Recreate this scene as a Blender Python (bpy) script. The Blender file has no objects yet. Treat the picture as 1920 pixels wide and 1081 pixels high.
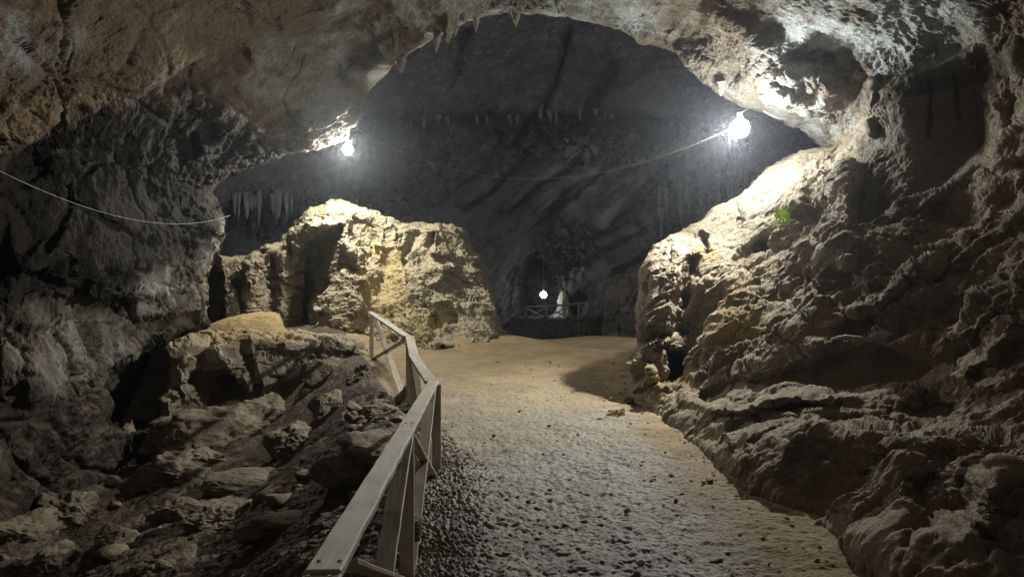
import bpy, math, random
import numpy as np
from mathutils import Vector, Matrix

# ------------------------------------------------------------------ set-up
F = 26.0 / 36.0 * 1920.0          # focal length in photo pixels
H = 1.8                           # eye height above the path
Q = 1.0                           # mesh density
random.seed(5)
RNG = np.random.default_rng(5)
scene = bpy.context.scene
COL = scene.collection

def P(px, py, D):
    """Point at depth D (metres along +Y) seen at photo pixel (px, py)."""
    return np.array([(px - 960.0) / F * D, D, H + (540.0 - py) / F * D])

def W(x, y, z):
    return np.array([x, y, z], dtype=float)

def proj(V):
    y = np.where(V[..., 1] > 0.3, V[..., 1], np.nan)
    return 960.0 + V[..., 0] / y * F, 540.0 - (V[..., 2] - H) / y * F

def sstep(a, b, x):
    t = np.clip((x - a) / (b - a), 0, 1)
    return t * t * (3 - 2 * t)

# ------------------------------------------------------------------ noise fields (evaluated by geometry nodes, read back as numbers)
def fields(co, specs):
    """specs: name -> dict(t='n'|'v'|'e', s=scale or (sx,sy,sz), d=detail, r=roughness, w=distortion, o=offset)"""
    co = np.ascontiguousarray(co.reshape(-1, 3), dtype=np.float32)
    me = bpy.data.meshes.new('tmp_points')
    me.vertices.add(len(co))
    me.vertices.foreach_set('co', co.ravel())
    ob = bpy.data.objects.new('tmp_points', me)
    COL.objects.link(ob)
    ng = bpy.data.node_groups.new('tmp_fields', 'GeometryNodeTree')
    ng.interface.new_socket('Geometry', in_out='INPUT', socket_type='NodeSocketGeometry')
    ng.interface.new_socket('Geometry', in_out='OUTPUT', socket_type='NodeSocketGeometry')
    gi = ng.nodes.new('NodeGroupInput'); go = ng.nodes.new('NodeGroupOutput')
    pos = ng.nodes.new('GeometryNodeInputPosition')
    cur = gi.outputs[0]
    for k, (name, s) in enumerate(specs.items()):
        sc = s.get('s', 1.0)
        sc = (sc, sc, sc) if not isinstance(sc, (tuple, list)) else sc
        off = s.get('o', 7.13 * (k + 1))
        ma = ng.nodes.new('ShaderNodeVectorMath'); ma.operation = 'MULTIPLY_ADD'
        ng.links.new(pos.outputs[0], ma.inputs[0])
        ma.inputs[1].default_value = sc
        ma.inputs[2].default_value = (off, off * 1.7, off * 0.6)
        if s.get('t', 'n') == 'n':
            tx = ng.nodes.new('ShaderNodeTexNoise')
            tx.inputs['Scale'].default_value = 1.0
            tx.inputs['Detail'].default_value = s.get('d', 4)
            tx.inputs['Roughness'].default_value = s.get('r', 0.5)
            tx.inputs['Distortion'].default_value = s.get('w', 0.0)
            out = tx.outputs[0]
        else:
            tx = ng.nodes.new('ShaderNodeTexVoronoi')
            tx.feature = {'v': 'F1', 'e': 'DISTANCE_TO_EDGE', 's': 'SMOOTH_F1'}[s['t']]
            tx.inputs['Scale'].default_value = 1.0
            tx.inputs['Detail'].default_value = s.get('d', 0)
            tx.inputs['Roughness'].default_value = s.get('r', 0.5)
            out = tx.outputs['Distance']
        ng.links.new(ma.outputs[0], tx.inputs['Vector'])
        st = ng.nodes.new('GeometryNodeStoreNamedAttribute')
        st.data_type = 'FLOAT'; st.domain = 'POINT'
        st.inputs['Name'].default_value = name
        ng.links.new(cur, st.inputs['Geometry'])
        ng.links.new(out, st.inputs['Value'])
        cur = st.outputs[0]
    ng.links.new(cur, go.inputs[0])
    md = ob.modifiers.new('f', 'NODES'); md.node_group = ng
    dg = bpy.context.evaluated_depsgraph_get()
    ev = ob.evaluated_get(dg).data
    res = {}
    for name in specs:
        a = np.empty(len(co), dtype=np.float32)
        ev.attributes[name].data.foreach_get('value', a)
        res[name] = a
    bpy.data.objects.remove(ob); bpy.data.meshes.remove(me); bpy.data.node_groups.remove(ng)
    return res

# ------------------------------------------------------------------ patches
def cr_axis(C, n, axis, spacing=None):
    """Catmull-Rom resample of control net C along an axis to n samples (spacing: samples per segment weights)."""
    C = np.moveaxis(C, axis, 0)
    K = len(C)
    if spacing is None:
        d = np.linalg.norm(C[1:] - C[:-1], axis=-1).reshape(K - 1, -1).mean(1)
        spacing = d
    cum = np.concatenate([[0], np.cumsum(spacing)]); cum /= cum[-1]
    u = np.interp(np.linspace(0, 1, n), cum, np.arange(K))
    i = np.clip(np.floor(u).astype(int), 0, K - 2); t = u - i
    g = lambda k: C[np.clip(k, 0, K - 1)]
    t = t.reshape([-1] + [1] * (C.ndim - 1))
    p0, p1, p2, p3 = g(i - 1), g(i), g(i + 1), g(i + 2)
    p0 = np.where((i == 0).reshape(t.shape), 2 * p1 - p2, p0)
    p3 = np.where((i == K - 2).reshape(t.shape), 2 * p2 - p1, p3)
    m1, m2 = (p2 - p0) * 0.5, (p3 - p1) * 0.5
    h = (2*t**3-3*t**2+1)*p1 + (t**3-2*t**2+t)*m1 + (-2*t**3+3*t**2)*p2 + (t**3-t**2)*m2
    return np.moveaxis(h, 0, axis), u

def grid_normals(V):
    du = np.gradient(V, axis=1); dv = np.gradient(V, axis=0)
    n = np.cross(du, dv)
    return n / (np.linalg.norm(n, axis=-1, keepdims=True) + 1e-9)

def polydist(px, py, pts):
    """distance, signed side (+ = left of direction in image, y down => above for left-to-right), parameter along."""
    best = np.full(px.shape, 1e9, np.float32); side = np.zeros(px.shape, np.float32); par = np.zeros(px.shape, np.float32)
    n = len(pts) - 1
    for k in range(n):
        ax, ay = pts[k]; bx, by = pts[k + 1]
        ex, ey = bx - ax, by - ay
        L2 = ex * ex + ey * ey + 1e-6
        tt = ((px - ax) * ex + (py - ay) * ey) / L2
        t = np.clip(tt, 0, 1)
        qx, qy = ax + t * ex - px, ay + t * ey - py
        d = np.sqrt(qx * qx + qy * qy)
        cr = (ex * (py - ay) - ey * (px - ax)) / math.sqrt(L2)
        m = d < best
        best = np.where(m, d, best); side = np.where(m, -np.sign(cr), side); par = np.where(m, (k + t) / n, par)
    return best, side, par

def sculpt(V, brushes, seed=0.0, ok=None):
    """Push vertices along their line of sight (metres, + = towards the viewer) with strokes drawn in photo pixels."""
    sh = V.shape
    px, py = proj(V)
    dist = np.linalg.norm(V - np.array([0, 0, H]), axis=-1)
    ray = (np.array([0, 0, H]) - V) / dist[..., None]
    nz = fields(V, {'a': dict(s=0.9, d=4, r=.55, o=3.1 + seed), 'b': dict(s=0.9, d=4, r=.55, o=17.7 + seed)})
    sc = F / np.maximum(dist, 1.0)
    wx = (nz['a'].reshape(sh[:2]) - .5) * 1.0 * np.minimum(sc * .38, 60)
    wy = (nz['b'].reshape(sh[:2]) - .5) * 1.0 * np.minimum(sc * .38, 60)
    px = px + wx; py = py + wy
    amt = np.zeros(sh[:2])
    for b in brushes:
        kind, pts, w, a = b[:4]
        pts = np.array(pts, float)
        ext = (b[4] if len(b) > 4 else w) * 3 + 10
        if kind == 'dot':
            m = (np.abs(px - pts[0, 0]) < pts[1, 0] * 2.1) & (np.abs(py - pts[0, 1]) < pts[1, 1] * 2.1)
        else: m = (px > pts[:, 0].min() - ext) & (px < pts[:, 0].max() + ext) & (py > pts[:, 1].min() - ext) & (py < pts[:, 1].max() + ext)
        if ok is not None: m &= ok
        if not m.any(): continue
        X, Y = px[m], py[m]
        if kind == 'dot':                                  # ellipse: pts=[(cx,cy),(rx,ry)]
            r2 = ((X - pts[0, 0]) / pts[1, 0])**2 + ((Y - pts[0, 1]) / pts[1, 1])**2
            amt[m] += a * (1 - sstep(1 - w, 1 + w, np.sqrt(r2)))
            continue
        if kind == 'poly':                                 # polygon plateau with edge softness w
            inside = np.zeros(X.shape, bool)
            q = np.roll(pts, -1, axis=0)
            for (x1, y1), (x2, y2) in zip(pts, q):
                c = ((y1 > Y) != (y2 > Y)) & (X < (x2 - x1) * (Y - y1) / (y2 - y1 + 1e-9) + x1)
                inside ^= c
            d, s, t = polydist(X, Y, np.vstack([pts, pts[:1]]))
            sd = np.where(inside, d, -d)
            amt[m] += a * sstep(-w, w, sd)
            continue
        d, s, t = polydist(X, Y, pts)
        taper = sstep(0, .12, t) * sstep(0, .12, 1 - t)
        if kind == 'line':
            amt[m] += a * np.exp(-(d / w)**2) * taper
        elif kind == 'step':                               # scarp: left side of the stroke raised, fading over b[4]
            fade = b[4]
            sd = d * s
            amt[m] += a * sstep(-w, w, sd) * np.exp(-(np.maximum(sd, 0) / fade)**2) * taper
    return V + ray * amt[..., None]

def mesh_from_grid(name, V, mat, parent=None, rows=None, cols=None, attrs=None, smooth=True, mats=None):
    r0, r1 = rows or (0, V.shape[0]); c0, c1 = cols or (0, V.shape[1])
    S = V[r0:r1, c0:c1]
    nr, nc = S.shape[:2]
    me = bpy.data.meshes.new(name)
    me.vertices.add(nr * nc)
    me.vertices.foreach_set('co', S.reshape(-1, 3).astype(np.float32).ravel())
    idx = np.arange(nr * nc).reshape(nr, nc)
    q = np.stack([idx[:-1, :-1], idx[:-1, 1:], idx[1:, 1:], idx[1:, :-1]], -1).reshape(-1, 4)
    finish_mesh(me, q, smooth)
    if attrs:
        for k, a in attrs.items():
            at = me.attributes.new(k, 'FLOAT', 'POINT')
            at.data.foreach_set('value', a[r0:r1, c0:c1].astype(np.float32).ravel())
    return link(name, me, mat, parent)

def finish_mesh(me, q, smooth=True):
    nf = len(q); k = q.shape[1]
    me.loops.add(nf * k)
    me.loops.foreach_set('vertex_index', q.astype(np.int32).ravel())
    me.polygons.add(nf)
    me.polygons.foreach_set('loop_start', np.arange(0, nf * k, k, dtype=np.int32))
    me.polygons.foreach_set('use_smooth', np.full(nf, smooth, dtype=bool))
    me.update(calc_edges=True)
    me.validate()

def link(name, me, mat, parent=None):
    o = bpy.data.objects.new(name, me)
    if mat: me.materials.append(mat)
    COL.objects.link(o)
    if parent: o.parent = parent
    return o

def tag(o, label=None, cat=None, group=None, kind=None):
    if label: o['label'] = label
    if cat: o['category'] = cat
    if group: o['group'] = group
    if kind: o['kind'] = kind
    return o

def empty(name, loc, label, cat, group=None):
    o = bpy.data.objects.new(name, None); COL.objects.link(o)
    o.location = loc
    o.empty_display_size = 0.2
    return tag(o, label, cat, group)

# ------------------------------------------------------------------ rock relief
def rockify(V, big=.25, mid=.14, fine=.05, chunk=.0, strata=.0, drip=.0, pit=0., seed=0.0, bigs=.45, flip=1.0, mask=None, chunks=.9, crack=0., cs=1.0, sdir=(0, 0, 1), aniso=None):
    sh = V.shape
    n = grid_normals(V) * flip
    VV = V
    if aniso is not None:
        d = np.array(aniso[:3]) / np.linalg.norm(aniso[:3])
        VV = V - d * (V @ d)[..., None] * aniso[3]
    f = fields(VV, {
        'big': dict(s=bigs, d=3, r=.5, o=1.3 + seed),
        'rid': dict(s=bigs * 2.1, d=9, r=.56, o=9.7 + seed, w=.3),
        'fin': dict(s=3.6, d=8, r=.62, o=4.2 + seed),
        'mod': dict(s=.55, d=2, r=.5, o=21.0 + seed),
    })
    g = lambda k: f[k].reshape(sh[:2])
    h = big * (g('big') - .5) * 2.2
    rid = 1 - np.abs(2 * g('rid') - 1) * 2.4
    mod = sstep(.36, .62, g('mod'))
    h = h + mid * (rid - .5) * (.45 + .9 * mod)
    h = h + fine * (g('fin') - .5) * 2.6 * (.35 + 1.0 * mod)
    if chunk:
        c = fields(V + (np.stack([g('rid'), g('fin'), g('big')], -1) - .5) * .5, {'c': dict(t='v', s=chunks, d=3, r=.55, o=5.5 + seed)})['c'].reshape(sh[:2])
        h = h + chunk * (.5 - c) * 1.4
    if pit:
        c = fields(V + (np.stack([g('rid'), g('fin'), g('big')], -1) - .5) * .25, {'c': dict(t='s', s=4.2, d=2, r=.6, o=2.5 + seed)})['c'].reshape(sh[:2])
        h = h + pit * (np.clip(c, 0, 1) - .45) * 1.6 * (.3 + mod)
    if crack:
        ww = (np.stack([g('rid'), g('fin'), g('big')], -1) - .5) * .45
        c = fields(V * np.array([1, 1, 1.25]) + ww, {'c': dict(t='e', s=cs, o=3.5 + seed), 'd': dict(t='e', s=cs * 2.3, o=7.5 + seed), 'k': dict(t='v', s=cs, o=3.5 + seed)})
        e1 = np.exp(-(c['c'].reshape(sh[:2]) / .035)**2); e2 = np.exp(-(c['d'].reshape(sh[:2]) / .03)**2)
        h = h - crack * (e1 + .45 * e2 * mod) + crack * .7 * (.5 - c['k'].reshape(sh[:2]))
    if strata:
        zz = V[..., 0] * sdir[0] + V[..., 1] * sdir[1] + V[..., 2] * sdir[2]
        zz = zz + (g('big') - .5) * 1.3 + (g('rid') - .5) * .12
        k = fields(np.stack([zz * 0, zz * 0, zz], -1), {'z': dict(s=2.6, d=4, r=.65, o=8.8 + seed)})['z'].reshape(sh[:2])
        h = h + strata * (sstep(.38, .62, k) - .5) * 1.6
    if drip:
        c = fields(V, {'z': dict(s=(2.6, 2.6, .35), d=5, r=.55, o=6.1 + seed, w=.4)})['z'].reshape(sh[:2])
        h = h + drip * (1 - np.abs(2 * c - 1) * 2.6)
    if mask is not None: h = h * mask
    return V + n * h[..., None], dict(mod=mod)

# ------------------------------------------------------------------ materials
def nodes(name):
    m = bpy.data.materials.new(name); m.use_nodes = True
    nt = m.node_tree; nt.nodes.clear()
    out = nt.nodes.new('ShaderNodeOutputMaterial')
    bs = nt.nodes.new('ShaderNodeBsdfPrincipled')
    nt.links.new(bs.outputs[0], out.inputs[0])
    return m, nt, bs

def mixc(nt, fac, a, b, mode='MIX'):
    mx = nt.nodes.new('ShaderNodeMix'); mx.data_type = 'RGBA'; mx.blend_type = mode
    for v, s in ((fac, mx.inputs[0]), (a, mx.inputs[6]), (b, mx.inputs[7])):
        if hasattr(v, 'is_output'): nt.links.new(v, s)
        elif isinstance(v, (int, float)): s.default_value = v
        else: s.default_value = (*v, 1)
    return mx.outputs[2]

def noise(nt, scale, detail=6, rough=.6, vec=None, dist=0.0, sc3=None):
    tc = vec
    if tc is None:
        g = nt.nodes.new('ShaderNodeNewGeometry'); tc = g.outputs['Position']
    if sc3:
        mp = nt.nodes.new('ShaderNodeVectorMath'); mp.operation = 'MULTIPLY'; mp.inputs[1].default_value = sc3
        nt.links.new(tc, mp.inputs[0]); tc = mp.outputs[0]
    n = nt.nodes.new('ShaderNodeTexNoise')
    n.inputs['Scale'].default_value = scale; n.inputs['Detail'].default_value = detail
    n.inputs['Roughness'].default_value = rough; n.inputs['Distortion'].default_value = dist
    nt.links.new(tc, n.inputs['Vector'])
    return n.outputs[0]

def ramp(nt, fac, lo, hi, a=0.0, b=1.0):
    mr = nt.nodes.new('ShaderNodeMapRange'); mr.interpolation_type = 'SMOOTHSTEP'
    mr.inputs[1].default_value = lo; mr.inputs[2].default_value = hi
    mr.inputs[3].default_value = a; mr.inputs[4].default_value = b
    nt.links.new(fac, mr.inputs[0])
    return mr.outputs[0]

def math_(nt, op, a, b):
    m = nt.nodes.new('ShaderNodeMath'); m.operation = op
    for v, s in ((a, m.inputs[0]), (b, m.inputs[1])):
        if hasattr(v, 'is_output'): nt.links.new(v, s)
        else: s.default_value = v
    return m.outputs[0]

def rock_mat(name, dark, mid, light, dust=None, dust_amt=.8, bump=.5, rough=.85, blotch=None, blotch_amt=.6, spec=.25, bscale=22., attr=None):
    """Stone: three mineral tones in noise, dust lying on the ledges, a fine bump."""
    m, nt, bs = nodes(name)
    c = mixc(nt, ramp(nt, noise(nt, .9, 7, .6, dist=.4), .36, .64), dark, mid)
    c = mixc(nt, ramp(nt, noise(nt, 3.1, 8, .68), .48, .72), c, light)
    if blotch is not None:
        c = mixc(nt, math_(nt, 'MULTIPLY', ramp(nt, noise(nt, .55, 5, .6, dist=.8), .5, .66), blotch_amt), c, blotch)
    if dust is not None:
        g = nt.nodes.new('ShaderNodeNewGeometry')
        sx = nt.nodes.new('ShaderNodeSeparateXYZ'); nt.links.new(g.outputs['Normal'], sx.inputs[0])
        d = math_(nt, 'ADD', sx.outputs[2], math_(nt, 'MULTIPLY', math_(nt, 'SUBTRACT', noise(nt, 2.3, 6, .6), .5), .9))
        c = mixc(nt, ramp(nt, d, .25, .75, 0, dust_amt), c, dust)
    if attr:
        for an, colr in attr:
            at = nt.nodes.new('ShaderNodeAttribute'); at.attribute_name = an
            c = mixc(nt, at.outputs['Fac'], c, colr)
    sp = ramp(nt, noise(nt, 30., 4, .7), .3, .7, .72, 1.22)
    c = mixc(nt, 1.0, c, mixrgb_from_value(nt, sp), 'MULTIPLY')
    nt.links.new(c, bs.inputs['Base Color'])
    bs.inputs['Roughness'].default_value = rough
    bs.inputs['Specular IOR Level'].default_value = spec
    bp = nt.nodes.new('ShaderNodeBump'); bp.inputs['Strength'].default_value = bump; bp.inputs['Distance'].default_value = .07
    hgt = math_(nt, 'ADD', noise(nt, bscale, 8, .68), math_(nt, 'MULTIPLY', noise(nt, bscale * .32, 6, .6), 1.3))
    nt.links.new(hgt, bp.inputs['Height']); nt.links.new(bp.outputs[0], bs.inputs['Normal'])
    return m

def mixrgb_from_value(nt, v):
    cb = nt.nodes.new('ShaderNodeCombineColor')
    for i in range(3): nt.links.new(v, cb.inputs[i])
    return cb.outputs[0]

def wood_mat(name, a, b, c):
    m, nt, bs = nodes(name)
    tc = nt.nodes.new('ShaderNodeTexCoord').outputs['UV']
    gr = noise(nt, 1.0, 7, .62, vec=tc, sc3=(2.2, 42., 1.), dist=.5)
    bl = noise(nt, 1.0, 5, .6, vec=tc, sc3=(5., 9., 1.), dist=.6)
    col = mixc(nt, ramp(nt, gr, .32, .68), a, b)
    col = mixc(nt, ramp(nt, bl, .45, .7, 0, .75), col, c)
    sp = ramp(nt, noise(nt, 1.0, 4, .7, vec=tc, sc3=(18., 40., 1.)), .62, .74, 1.0, .45)
    col = mixc(nt, 1.0, col, mixrgb_from_value(nt, sp), 'MULTIPLY')
    nt.links.new(col, bs.inputs['Base Color'])
    bs.inputs['Roughness'].default_value = .62; bs.inputs['Specular IOR Level'].default_value = .3
    bp = nt.nodes.new('ShaderNodeBump'); bp.inputs['Strength'].default_value = .45; bp.inputs['Distance'].default_value = .006
    nt.links.new(math_(nt, 'ADD', gr, bl), bp.inputs['Height']); nt.links.new(bp.outputs[0], bs.inputs['Normal'])
    return m

def plain(name, col, rough=.6, emit=None, strength=0, spec=.3):
    m, nt, bs = nodes(name)
    v = ramp(nt, noise(nt, 9., 5, .6), .3, .7, .8, 1.15)
    nt.links.new(mixc(nt, 1.0, col, mixrgb_from_value(nt, v), 'MULTIPLY'), bs.inputs['Base Color'])
    bs.inputs['Roughness'].default_value = rough; bs.inputs['Specular IOR Level'].default_value = spec
    if emit:
        bs.inputs['Emission Color'].default_value = (*emit, 1); bs.inputs['Emission Strength'].default_value = strength
    return m

M = {}
M['wall'] = rock_mat('dark_wall_rock', (.028, .023, .018), (.055, .045, .034), (.12, .103, .08), blotch=(.10, .075, .05), dust=(.15, .125, .09), dust_amt=.35, spec=.12, rough=.8, attr=[('brown', (.21, .155, .10)), ('dark', (.026, .022, .018)), ('pale', (.30, .28, .24)), ('stain_shade', (.12, .085, .055))])
M['ceiling'] = rock_mat('ceiling_rock', (.16, .13, .095), (.27, .23, .175), (.40, .365, .30), blotch=(.17, .115, .07), blotch_amt=.55, spec=.25, rough=.82, bump=1.0, attr=[('brown', (.21, .155, .10)), ('dark', (.026, .022, .018)), ('pale', (.51, .54, .53)), ('stain_shade', (.15, .105, .065))])
M['right'] = rock_mat('earthy_wall_rock', (.24, .195, .14), (.36, .30, .225), (.45, .39, .31), dust=(.46, .38, .265), dust_amt=.75, bump=.85, attr=[('dark', (.11, .095, .08)), ('pale', (.42, .385, .32)), ('stain_shade', (.42, .29, .12))])
M['mound'] = rock_mat('ochre_mound_rock', (.20, .165, .105), (.32, .27, .18), (.42, .37, .27), dust=(.40, .345, .235), dust_amt=.9, bump=.6, attr=[('pale', (.44, .38, .26)), ('stain_shade', (.42, .335, .18))])
M['back'] = rock_mat('chamber_rock', (.095, .097, .105), (.155, .156, .166), (.235, .236, .245), blotch=(.15, .14, .13), bump=.5, bscale=7., attr=[('pale', (.42, .42, .42)), ('stain_shade', (.05, .05, .052))])
M['block'] = rock_mat('block_rock', (.13, .105, .075), (.22, .18, .13), (.33, .28, .21), dust=(.28, .23, .16), dust_amt=.6, attr=[('pale', (.42, .39, .34)), ('stain_shade', (.42, .31, .15))])
M['ledge'] = rock_mat('ledge_rock', (.24, .20, .145), (.38, .33, .25), (.48, .43, .34), dust=(.44, .36, .23), dust_amt=.6, attr=[('pale', (.42, .39, .34)), ('stain_shade', (.42, .31, .15))])
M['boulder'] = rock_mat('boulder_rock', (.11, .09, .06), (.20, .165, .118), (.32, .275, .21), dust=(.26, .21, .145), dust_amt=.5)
M['sand'] = rock_mat('ochre_sand', (.36, .26, .12), (.45, .33, .16), (.5, .39, .21), dust=(.47, .35, .17), bump=.35)
M['ground'] = rock_mat('dark_earth', (.07, .054, .037), (.115, .09, .062), (.18, .145, .105), dust=(.14, .11, .075), dust_amt=.5, rough=.8, bump=.7)
M['stalag'] = rock_mat('dripstone', (.34, .30, .24), (.46, .42, .35), (.55, .52, .45), bump=.4, rough=.55)
M['back_drip'] = rock_mat('chamber_dripstone', (.16, .16, .165), (.25, .25, .255), (.36, .36, .36), bump=.6, bscale=9.)
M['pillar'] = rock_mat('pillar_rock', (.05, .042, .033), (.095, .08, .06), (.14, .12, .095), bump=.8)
M['stalactite'] = rock_mat('stalactite_rock', (.24, .20, .145), (.36, .32, .25), (.48, .44, .37), bump=.7)
M['masonry'] = rock_mat('platform_stone', (.05, .05, .05), (.08, .08, .08), (.12, .12, .115), bump=.5)
M['wood'] = wood_mat('weathered_wood', (.40, .36, .285), (.54, .50, .41), (.29, .255, .195))
M['wood_dark'] = wood_mat('brown_wood', (.26, .20, .14), (.36, .28, .20), (.18, .14, .10))
M['fence_far'] = plain('dark_fence_wood', (.22, .20, .175))
M['cable'] = plain('pale_cable', (.55, .53, .48), .5)
M['metal'] = plain('lamp_metal', (.25, .25, .25), .4)
M['lamp_a'] = plain('lamp_glass', (.9, .9, .9), .3, (.95, 1.0, .99), 275)
M['lamp_b'] = plain('lamp_glass_small', (.9, .9, .9), .3, (1.0, .985, .875), 1250)
M['lamp_c'] = plain('lamp_glass_far', (.9, .9, .9), .3, (.95, 1.0, 1.0), 30)
M['fern'] = plain('fern_green', (.42, .60, .06), .5)
M['stick'] = wood_mat('driftwood', (.22, .18, .13), (.33, .28, .21), (.16, .13, .09))
M['paint'] = plain('black_paint', (.02, .02, .02), .7)

# path material: trodden grey crust over ochre earth
def path_mat():
    m, nt, bs = nodes('trodden_path')
    at = nt.nodes.new('ShaderNodeAttribute'); at.attribute_name = 'grey'
    c1 = mixc(nt, ramp(nt, noise(nt, 1.2, 7, .65), .35, .65), (.25, .18, .095), (.36, .27, .15))
    c1 = mixc(nt, ramp(nt, noise(nt, 5., 6, .7), .52, .75), c1, (.22, .16, .095))
    c2 = mixc(nt, ramp(nt, noise(nt, 2.2, 8, .7), .35, .65), (.182, .168, .135), (.275, .257, .208))
    c = mixc(nt, at.outputs['Fac'], c1, c2)
    sp = ramp(nt, noise(nt, 45., 4, .7), .3, .7, .65, 1.25)
    c = mixc(nt, 1.0, c, mixrgb_from_value(nt, sp), 'MULTIPLY')
    nt.links.new(c, bs.inputs['Base Color'])
    r = ramp(nt, at.outputs['Fac'], 0, 1, .9, .62)
    nt.links.new(r, bs.inputs['Roughness'])
    bs.inputs['Specular IOR Level'].default_value = .4
    bp = nt.nodes.new('ShaderNodeBump'); bp.inputs['Strength'].default_value = .55; bp.inputs['Distance'].default_value = .03
    nt.links.new(math_(nt, 'ADD', noise(nt, 40., 8, .65), noise(nt, 14., 5, .6)), bp.inputs['Height'])
    nt.links.new(bp.outputs[0], bs.inputs['Normal'])
    return m
M['path'] = path_mat()

# ------------------------------------------------------------------ 1. the near cave: one C-shaped shell (left wall, vault, right wall)
w = W; p = P
SH = [  # rim point, two inner points, frame-edge point, off-frame point, point behind the viewer
 [(400,900,16.5),(250,960,13.0),(100,1050,10.6),(-60,1150,8.7), w(-5.0,3.5,-2.2), w(-4.9,-4,-2.2)],
 [(400,740,16.5),(250,800,13.0),(100,870,10.5),(-60,930,8.7), w(-5.2,3.5,-.9), w(-5,-4,-1)],
 [(392,640,16.3),(240,660,13.0),(100,700,10.6),(-60,740,9.0), w(-5.6,3.5,.6), w(-5.5,-4,.6)],
 [(385,540,16.3),(250,540,13.2),(120,545,11.0),(-60,550,9.3), w(-6,3.5,1.9), w(-5.8,-4,1.9)],
 [(420,425,17.4),(300,430,13.6),(150,430,11.2),(-60,430,9.4), w(-6,3.5,3), w(-5.8,-4,3)],
 [(402,352,18.4),(290,340,13.8),(160,330,11.5),(-60,330,9.2), w(-5.6,3.5,3.9), w(-5.4,-4,3.8)],
 [(480,314,18.8),(360,262,14.4),(200,180,11.4),(-60,150,8.8), w(-4.8,3.5,4.7), w(-4.6,-4,4.6)],
 [(560,284,18.7),(440,195,14.8),(280,80,11.8),(100,-60,9.5), w(-3.6,4,5.4), w(-3.4,-4,5.2)],
 [(607,264,18.3),(500,150,15.0),(400,30,12.8),(300,-70,11.2), w(-2.6,4.5,6), w(-2.4,-4,5.7)],
 [(657,232,17.8),(565,110,15.0),(480,0,13.2),(420,-90,12), w(-1.8,5,6.4), w(-1.7,-4,6)],
 [(692,165,16.6),(642,80,15.2),(590,0,14),(550,-90,12.8), w(-1.2,5,6.7), w(-1.1,-4,6.2)],
 [(760,110,15.8),(722,50,15),(690,-10,14.2),(660,-100,13), w(-.6,5,6.9), w(-.5,-4,6.3)],
 [(838,62,15.4),(815,28,14.8),(800,-20,14.1),(780,-110,13), w(0,5,7), w(0,-4,6.3)],
 [(935,18,15.0),(930,0,14.7),(925,-35,14.2),(920,-115,13), w(.6,5,7.1), w(.6,-4,6.3)],
 [(1010,20,14.8),(1015,2,14.5),(1020,-35,14),(1030,-115,12.8), w(1.2,5,7.1), w(1.1,-4,6.3)],
 [(1130,50,14.5),(1145,23,14),(1160,-12,13.4),(1190,-105,12.2), w(1.8,5,7), w(1.7,-4,6.2)],
 [(1225,84,14.2),(1260,45,13.5),(1300,0,12.7),(1350,-95,11.5), w(2.6,5,6.7), w(2.4,-4,6)],
 [(1300,134,13.9),(1350,80,13.1),(1410,20,12.1),(1480,-85,10.8), w(3.3,4.5,6.3), w(3,-4,5.6)],
 [(1378,190,14.0),(1430,120,12.6),(1520,50,11.4),(1620,-75,9.8), w(4,4,5.8), w(3.7,-4,5.1)],
 [(1430,207,13.9),(1500,150,12.5),(1620,80,11),(1790,-65,9), w(4.6,4,5.3), w(4.3,-4,4.6)],
 [(1500,232,14.0),(1575,190,12.4),(1690,120,10.8),(1850,55,9.9),(1970,-25,8.8), w(5,3.5,4.7), w(4.6,-4,4.0)],
 [(1566,284,14.2),(1615,255,12.2),(1690,235,10.8),(1850,215,10.3),(1985,180,8.6), w(5,3.5,3.9), w(4.6,-4,3.3)],
 [(1510,292,14.3),(1590,315,11.9),(1685,330,10.5),(1835,335,9.8),(1985,330,8.0), w(4.9,3.5,3.1), w(4.4,-4,2.7)],
 [(1445,327,14.2),(1530,375,11.8),(1670,430,9.9),(1810,450,8.6),(1985,470,6.6), w(4.6,3,2.5), w(4.1,-4,2.1)],
 [(1385,380,13.8),(1480,440,11.5),(1640,520,9.0),(1985,600,6.1), w(4.2,3,1.8), w(3.8,-4,1.5)],
 [(1300,430,13.3),(1420,520,11.2),(1600,620,8.4),(1985,740,5.6), w(3.8,3,1.2), w(3.4,-4,1.0)],
 [(1226,470,12.9),(1350,600,11.0),(1540,720,8.0),(1985,850,4.9), w(3.4,2.5,.7), w(3,-4,.6)],
 [(1205,560,12.5),(1305,685,10.6),(1455,798,7.05),(1770,900,4.75), w(3,2.5,.4), w(2.6,-4,.35)],
 [(1197,650,12.2),(1259,760,9.75),(1400,842,6.85),(1668,985,4.6), w(2.7,2,.15), w(2.35,-4,.15)],
 [(1180,742,12.1),(1250,803,9.5),(1385,915,6.75),(1640,1105,4.55), w(2.2,2,-.1), w(2.1,-4,-.1)],
 [(1185,800,12.0),(1258,870,9.4),(1400,1010,6.7),(1660,1240,4.5), w(2.35,2,-.6), w(2.2,-4,-.6)],
]
net = []
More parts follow.
